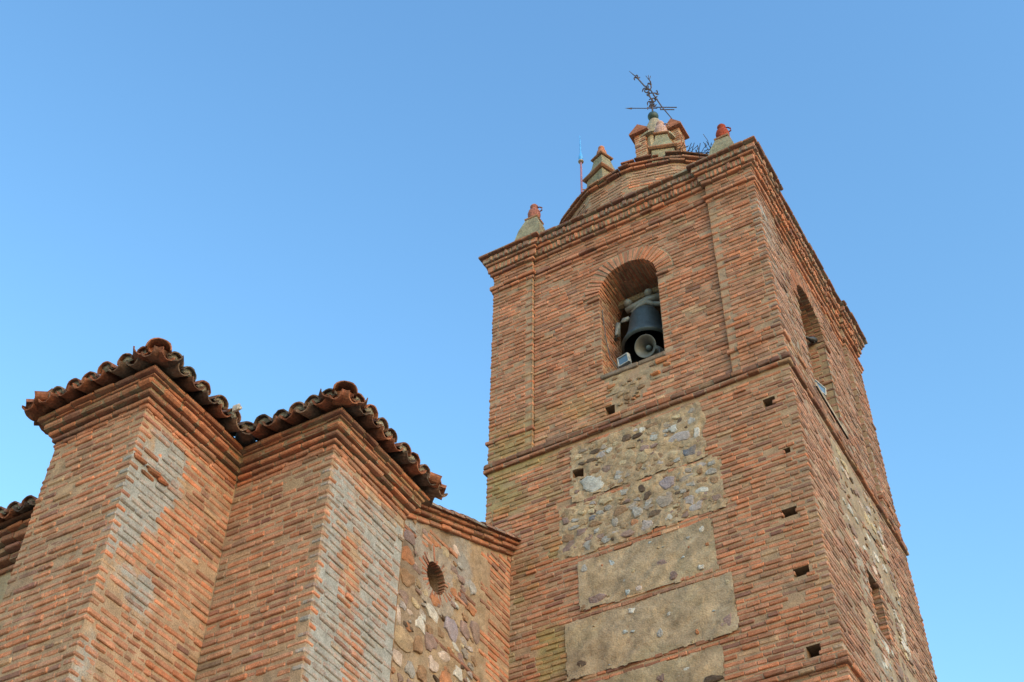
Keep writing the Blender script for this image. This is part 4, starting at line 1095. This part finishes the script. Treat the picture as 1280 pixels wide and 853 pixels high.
random_stones(mb, F_G, -3.5, -1.15, 13.1, 13.75, 16, STONES_GABLE + [(OY, OZ, .5, .5)], size=(.05, .13), h=.014, cols=('mv', 'br', 'be', 'gr', 'ru'))
random_stones(mb, F_G, -3.4, -.95, 11.0, 13.2, 40, STONES_GABLE + [(OY, OZ, .42, .42)], size=(.07, .14), h=.014, cols=('br', 'mv', 'tb', 'ru', 'gr', 'ru', 'mg'))
random_stones(mb, F_G, -3.4, -.95, 11.0, 13.0, 70, STONES_GABLE + [(OY, OZ, .5, .5)], size=(.04, .10), h=.018)
random_stones(mb, F_G, -3.4, -.75, 8.6, 11.0, 60, [], size=(.06, .17), h=.035)
mortar_grid(mb, F_G, lines(Y2B, 0, .4), lines(-.2, ZLO, .4), n=0, amp=0, colr=(.40, .28, .18), seed=9)
gw = mb.build('gable_wall', M_BRICK, church)
mb = MB()
nv = 26; da = 2 * math.pi / nv; a0 = np.arange(nv) * da
Pol = lambda u, v, n: F_G(OY + v * np.cos(u), OZ + v * np.sin(u), n)
bricks(mb, Pol, a0 + da * .28, a0 + da * .72, np.full(nv, OR) + rng.normal(0, .006, nv), np.full(nv, OR + .15) + rng.normal(0, .05, nv), np.full(nv, -.1), .010 + rng.normal(0, .006, nv), np.hstack([palette(nv, (.3, .1, .45, .15, 0)) * [1.0, .9, .9], np.full((nv, 1), .05)]), bev=.006, jit=.003)
th = np.linspace(0, 2 * math.pi, 49)
th = np.linspace(0, 2 * math.pi, 121)
mortar_grid(mb, Pol, th, np.linspace(OR + .012, OR + .44, 20), lambda u, v: v < OR + .20 + .30 * fbm(np.cos(u) * 2.2 + 5, np.sin(u) * 2.2 + 5, 159, 3), n=.006, amp=.012, colr=(.27, .215, .175), seed=155, lichen=lambda u, v: .36 + 0 * u)
mortar_grid(mb, lambda u, v, n: F_G(OY + (OR + .008 - n) * np.cos(u), OZ + (OR + .008 - n) * np.sin(u), -v), th, np.linspace(-.01, .34, 6), n=0, amp=.006, colr=(.20, .13, .085), seed=156)
lathe(mb, (XG - .34, OY, OZ), [(.30, 0), (.001, .002)], (.17, .12, .075), 30, axis=(1, 0, 0), cap=False)
mb.build('oculus', M_BRICK, gw)

# raked brick cornice and verge of the gable
ca, sa = math.cos(math.atan(SLP)), math.sin(math.atan(SLP))
def rake_run(mb, s0, s1, h0, h1, o, L, w, dark=1., lich=.1, k=0):
    # s along the slope from y=-2.91, h perpendicular to it
    F = lambda u, v, n: np.stack([XG + n, -2.91 + u * ca - v * sa, 13.6 + u * sa + v * ca], 1)
    x = s0; U0 = []; U1 = []
    while x < s1 - .02:
        nx = x + rng.uniform(*L)
        if s1 - nx < .12: nx = s1
        U0.append(x + .007); U1.append(nx - .007); x = nx
    m = len(U0)
    bricks(mb, F, U0, U1, h0 + rng.normal(0, .004, m), h1 + rng.normal(0, .004, m), np.full(m, -.12), o + rng.normal(0, .008, m), np.hstack([palette(m, w) * dark, np.full((m, 1), lich)]), bev=.012)
    V = F(np.array([s0, s1, s1, s0, s0, s1, s1, s0]), np.array([h0 + .004, h0 + .004, h1 + .012, h1 + .012] * 2), np.array([o - .02] * 4 + [-.3] * 4))
    mb.add(V, (.36, .25, .155, .1), [[0, 1, 2, 3], [0, 1, 5, 4], [3, 2, 6, 7]])
SR = (2.91 + .10) / ca
mb = MB()
rake_run(mb, -1.2, SR, .0, .065, .05, (.24, .34), (.6, .1, .25, .05, 0), .95)
rake_run(mb, -1.2, SR + .02, .085, .15, .10, (.24, .34), (.5, .1, .3, .1, 0), .8)
rake_run(mb, -1.2, SR + .04, .165, .21, .15, (.2, .4), (.6, .1, .25, .05, 0), .85)
mb.build('raked_cornice', M_BRICK, church)

# ---------------- church cornice: corbelled brick courses
CP = [(X1L, YN), (X1L, Y1), (X1, Y1), (X1, Y2), (X2, Y2), (X2, Y2B), (XG, Y2B)]
def church_cornice(name, path):
    mb = MB()
    w1 = (.45, .2, .27, .08, 0)
    def course_run_(*a, **k): k.setdefault('dark', .86); k['mort'] = (.25, .175, .115); course_run(*a, **k)  # bricks and mortar darkened to imitate weak light on the front mouldings
    course_run_(mb, path, 12.815, 12.875, .015, k=0, w=w1, L=(.22, .36))
    course_run_(mb, path, 12.90, 12.96, .042, k=1, w=w1, L=(.22, .36))
    course_run_(mb, path, 12.985, 13.045, .095, k=0, w=(.4, .15, .35, .10, 0), L=(.24, .36), D=.2, bev=.014)
    course_run_(mb, path, 13.065, 13.155, .155, k=1, w=(.45, .15, .28, .08, .04), L=(.26, .36), D=.22, bev=.03, j=.02)
    course_run_(mb, path, 13.165, 13.19, .175, k=0, w=(.3, .3, .2, .0, .2), L=(.24, .36), D=.22)
    course_run_(mb, path, 13.20, 13.25, .23, k=1, w=(.45, .1, .3, .15, 0), L=(.26, .40), D=.25, dark=.85)
    return mb.build(name, M_BRICK, church)
church_cornice('cornice', CP)

# ---------------- clay tiles
TILE_C = np.array([(.195, .075, .046), (.14, .068, .046), (.25, .10, .058), (.095, .064, .052), (.18, .115, .085)])
def tile(mb, P, ax, side, up, r0, r1, ln, convex, lich):
    """one barrel tile: axis from P (eave end) along ax; convex covers or concave channels"""
    seg = 9; nl = 3; t = .016
    th = np.linspace(-.02, math.pi + .02, seg + 1); s = 1 if convex else -1
    V = []; 
    for i in range(nl + 1):
        f = i / nl; r = r0 + (r1 - r0) * f; c = P + ax * ln * f
        for rr in (r, r - t):
            for k in th:
                V.append(c + side * rr * math.cos(k) + up * s * rr * .92 * math.sin(k))
    V = np.array(V) + rng.normal(0, .0025, (len(V), 3)); m = seg + 1; Q = []
    for i in range(nl):
        for b in (0, 1):
            for k in range(seg):
                a = (i * 2 + b) * m + k; Q.append([a, a + 1, a + 1 + 2 * m, a + 2 * m])
        for k in (0, seg):
            a = i * 2 * m + k; Q.append([a, a + m, a + 3 * m, a + 2 * m])
    for i in (0, nl):
        for k in range(seg):
            a = i * 2 * m + k; Q.append([a, a + 1, a + 1 + m, a + m])
    c = TILE_C[rng.choice(5, p=[.34, .22, .2, .14, .10])] * rng.uniform(.8, 1.2)
    fade = np.repeat(np.linspace(0, 1, nl + 1), 2 * m)
    A = np.full(len(V), lich) + rng.normal(0, .05)
    mb.add(V, np.hstack([np.tile(c, (len(V), 1)), A[:, None]]), Q)

def plug(mb, P, ax, side, up, r, c=(.24, .215, .18)):
    seg = 9; th = np.linspace(0, math.pi, seg + 1)
    V = [P + ax * .05 + side * r * math.cos(k) + up * r * .9 * math.sin(k) for k in th] + [P + ax * .03 + up * r * .35]
    V = np.array(V) + rng.normal(0, .004, (len(V), 3))
    mb.add(V, list(np.array(c) * rng.uniform(.7, 1.15)) + [.3], None, [[k, k + 1, seg + 1] for k in range(seg)] + [[seg, 0, seg + 1]])

def eave(mb, A, B, z, over, pitch, ca_, cb_, sp=.275, rows=3, name=None, skip=()):
    """tile courses along the eave line A-B (outer ends of the channels); ca_, cb_: +1 hip corner, -1 valley, 0 open"""
    A = np.array([A[0], A[1], z]); B = np.array([B[0], B[1], z]); d = B - A; ln = np.linalg.norm(d); d /= ln
    inn = np.array([-d[1], d[0], 0.]); ax = inn * math.cos(pitch) + np.array([0, 0, math.sin(pitch)]); up = np.cross(d, ax); up = up if up[2] > 0 else -up
    n = max(1, int(round(ln / sp))); s = ln / n
    def nrows(x):
        lim = 1.5
        if ca_ > 0: lim = min(lim, x + .12)
        if cb_ > 0: lim = min(lim, ln - x + .12)
        return max(0, min(rows, int(math.ceil((lim - .12) / .42))))
    for i in range(n):
        x = (i + .5) * s
        for r in range(nrows(x)):
            P = A + d * (x + rng.normal(0, .007)) + ax * (.40 * r + rng.normal(0, .012)) + up * (.115 + .022 * r + rng.normal(0, .005))
            dd = d + ax * rng.normal(0, .02); dd /= np.linalg.norm(dd)
            tile(mb, P, ax, dd, up, .112, .128, .48, False, .16)
    for i in range(n + 1):
        x = i * s
        if (i == 0 and ca_ > 0) or (i == n and cb_ > 0): continue
        for r in range(max(1, nrows(x))):
            P = A + d * (x + rng.normal(0, .010)) + ax * (.03 + .40 * r + rng.normal(0, .016)) + up * (.105 + .024 * r + rng.normal(0, .006))
            dd = d + ax * rng.normal(0, .03); dd /= np.linalg.norm(dd)
            tile(mb, P, ax, dd, up, .125, .100, .47, True, .30)
            if r == 0: plug(mb, P, ax, dd, up, .098)

def deck(mb, A, B, z, pitch, lim, ca_, cb_):
    A = np.array([A[0], A[1], z]); B = np.array([B[0], B[1], z]); d = (B - A) / np.linalg.norm(B - A)
    inn = np.array([-d[1], d[0], 0.]); ax = inn * math.cos(pitch) + np.array([0, 0, math.sin(pitch)])
    k = lim * math.cos(pitch)
    mb.add([A, B, B + ax * lim - d * k * (cb_ > 0), A + ax * lim + d * k * (ca_ > 0)], (.22, .12, .08), [[0, 1, 2, 3]])

PITCH = math.radians(20)
OV = .37
EP = offset_path(CP, OV)
mb = MB()
cc = [0, 1, 1, -1, 1, 1, 0]
for i in range(6):
    A, B = EP[i], EP[i + 1]
    if i == 5: continue
    eave(mb, A, B, 13.255, OV, PITCH, cc[i], cc[i + 1])
IP = offset_path(CP, OV - .20)
for i in range(5): deck(mb, IP[i], IP[i + 1], 13.33, PITCH, .65 if i in (1, 2) else .8, cc[i], cc[i + 1])
# hip covers at the corners
for i, sc in ((2, 1.22), (4, 1.22), (1, 1.0), (5, 1.0)):
    c = np.array([EP[i][0], EP[i][1], 13.255]); q0 = np.array(EP[i - 1]) - np.array(EP[i]); q1 = np.array(EP[i + 1]) - np.array(EP[i])
    inn = q0 / np.linalg.norm(q0) + q1 / np.linalg.norm(q1); inn = np.array([inn[0], inn[1], 0]); inn /= np.linalg.norm(inn)
    hp = math.atan(math.tan(PITCH) / math.sqrt(2)); ax = inn * math.cos(hp) + np.array([0, 0, math.sin(hp)]); sd = np.cross(ax, [0, 0, 1.]); sd /= np.linalg.norm(sd); up = np.cross(sd, ax); up = up if up[2] > 0 else -up
    for r in range(3):
        tile(mb, c + ax * (.06 + .40 * r) + up * (.105 + .03 * r), ax, sd, up, .132 * sc, .11 * sc, .50, True, .22)
    plug(mb, c + ax * .30 + up * .11, ax, sd, up, .12 * sc, (.20, .15, .11))
    # corner channel tiles either side
    for sg in (-1, 1):
        tile(mb, c + ax * .16 + sd * sg * .20 + up * .12, ax, sd, up, .11, .12, .45, False, .15)
c = np.array([EP[3][0], EP[3][1], 13.255]); q0 = np.array(EP[2]) - np.array(EP[3]); q1 = np.array(EP[4]) - np.array(EP[3])
inn = -(q0 / np.linalg.norm(q0) + q1 / np.linalg.norm(q1)); inn = np.array([inn[0], inn[1], 0]); inn /= np.linalg.norm(inn)
hp = math.atan(math.tan(PITCH) / math.sqrt(2)); ax = inn * math.cos(hp) + np.array([0, 0, math.sin(hp)]); sd = np.cross(ax, [0, 0, 1.]); sd /= np.linalg.norm(sd); up = np.cross(sd, ax); up = up if up[2] > 0 else -up
for r in range(3): tile(mb, c - ax * .06 + ax * .4 * r + up * (.125 + .02 * r), ax, sd, up, .13, .14, .48, False, .15)
# end tiles of the right-hand eave, set on the cut corner
mb.build('tile_roof', M_TILE, church, smooth=False)

# mortar lump on the tiles above the valley
mb = MB(); stone(mb, lambda u, v, n: np.stack([-5.62 + n, -6.05 + u, 13.40 + v], 1), 0, 0, .035, .05, 'wh', h=.05, base=-.05)
mb.build('mortar_lump', M_STONE, church)

# ---------------- nave: front wall left of the buttress, eave, roof
XE = -24.0
mb = MB()
F_N = plane(1, YN, -1)
mortar_grid(mb, F_N, lines(-9.6, X1L, .06), lines(ZLO, 12.75, .06), n=0, amp=.02, colr=(.37, .275, .18), seed=171, freq=3, cvar=.35)
brick_wall(mb, F_N, 12.25, 12.75, (-9.6, X1L, 0, 0), c=CC, j=.045, seed=172)
mortar_grid(mb, F_N, lines(XE, -9.6, .3), lines(-.2, 12.75, .3), n=0, amp=.01, colr=(.37, .275, .18), seed=173, freq=3)
mortar_grid(mb, F_N, lines(-9.6, X1L, .3), lines(-.2, ZLO, .3), n=0, amp=.01, colr=(.37, .275, .18), seed=174, freq=3)
mb.build('nave_wall', M_PLASTER, church)
NP = [(-23.9, YN), (X1L, YN)]
mb = MB()
w1 = (.3, .15, .35, .2, 0)
course_run(mb, NP, 12.47, 12.54, .05, k=0, w=w1); course_run(mb, NP, 12.59, 12.68, .12, k=1, w=w1, dark=.7); course_run(mb, NP, 12.72, 12.79, .18, k=0, w=(.3, .15, .3, .2, .05)); course_run(mb, NP, 12.83, 12.92, .26, k=1, w=(.55, .15, .2, .1, 0), dark=.8); course_run(mb, NP, 12.95, 13.0, .32, k=0, w=w1)
mb.build('eave_cornice', M_BRICK, church)
mb = MB()
eave(mb, (-23.9, YN - .47), (X1L - .02, YN - .47), 13.01, .47, PITCH, 0, 0)
deck(mb, (-23.9, YN - .40), (X1L - .02, YN - .40), 13.03, PITCH, 1.0, 0, 0)
mb.build('tile_roof', M_TILE, church)
# main pitched roof: corrugated tile field
mb = MB()
def roof_field(x0, x1, y0, y1, zf):
    us = lines(x0, x1, .05); vs = lines(y0, y1, .4)
    U, Vv = np.meshgrid(us, vs, indexing='ij')
    Z = zf(Vv) + .055 * np.sin(U * 2 * math.pi / .275)
    nu, nv_ = len(us), len(vs); i, j2 = np.meshgrid(np.arange(nu - 1), np.arange(nv_ - 1), indexing='ij')
    kk = hash2(np.floor(U / .275), np.floor(Vv / .4), 5).ravel()[:, None]
    C = TILE_C[0] * (.6 + .8 * kk)
    mb.add(np.stack([U.ravel(), Vv.ravel(), Z.ravel()], 1), np.hstack([C, np.full((len(C), 1), .3)]), np.stack([i * nv_ + j2, (i + 1) * nv_ + j2, (i + 1) * nv_ + j2 + 1, i * nv_ + j2 + 1], -1).reshape(-1, 4))
roof_field(XE, X1L - .02, YN + .35, .02, lambda y: 13.62 + .4 * (y - YN - .35))
zf2 = lambda y: 13.60 + SLP * (y + 2.91) + .235
roof_field(X1L - .02, XG + .16, -3.72, .0, zf2)
roof_field(XE, -5.66, .02, .35, lambda y: zf2(0) - .02 + .1 * y)
roof_field(XE, -5.66, .35, 6.2, lambda y: zf2(0) - .40 * (y - .35))
mb.build('tile_roof', M_TILE, church)
# verge tiles on the rake: thin dark edges of the channel tiles
mb = MB()
ax = np.array([0, ca, sa]); up = np.array([0, -sa, ca]); sd = np.array([1., 0, 0])
s = -.9
while s < SR - .1:
    P = np.array([XG + .10, -2.91, 13.6]) + ax * (s + rng.normal(0, .015)) + up * (.225 + rng.normal(0, .008))
    tile(mb, P, ax, sd, up, .105, .085, .40, True, .45)
    s += .33
mb.build('verge_tiles', M_TILE, church)
mb = MB()
for (a, b, c_, d_) in (((XE, YN), (XE, 6.2), 0, 13.4), ((XE, 6.2), (-5.66, 6.2), 0, 12.4), ((-5.70, 6.2), (-5.70, 5.8), 0, 12.4)):
    mb.add([[a[0], a[1], c_], [b[0], b[1], c_], [b[0], b[1], d_], [a[0], a[1], d_]], (.42, .345, .235), [[0, 1, 2, 3]])
mb.add([[XE, YN, 13.4], [XE, 6.2, 12.4], [XE, .3, 15.0]], (.42, .345, .235), None, [[0, 1, 2]])
mb.build('nave_wall', M_PLASTER, church)
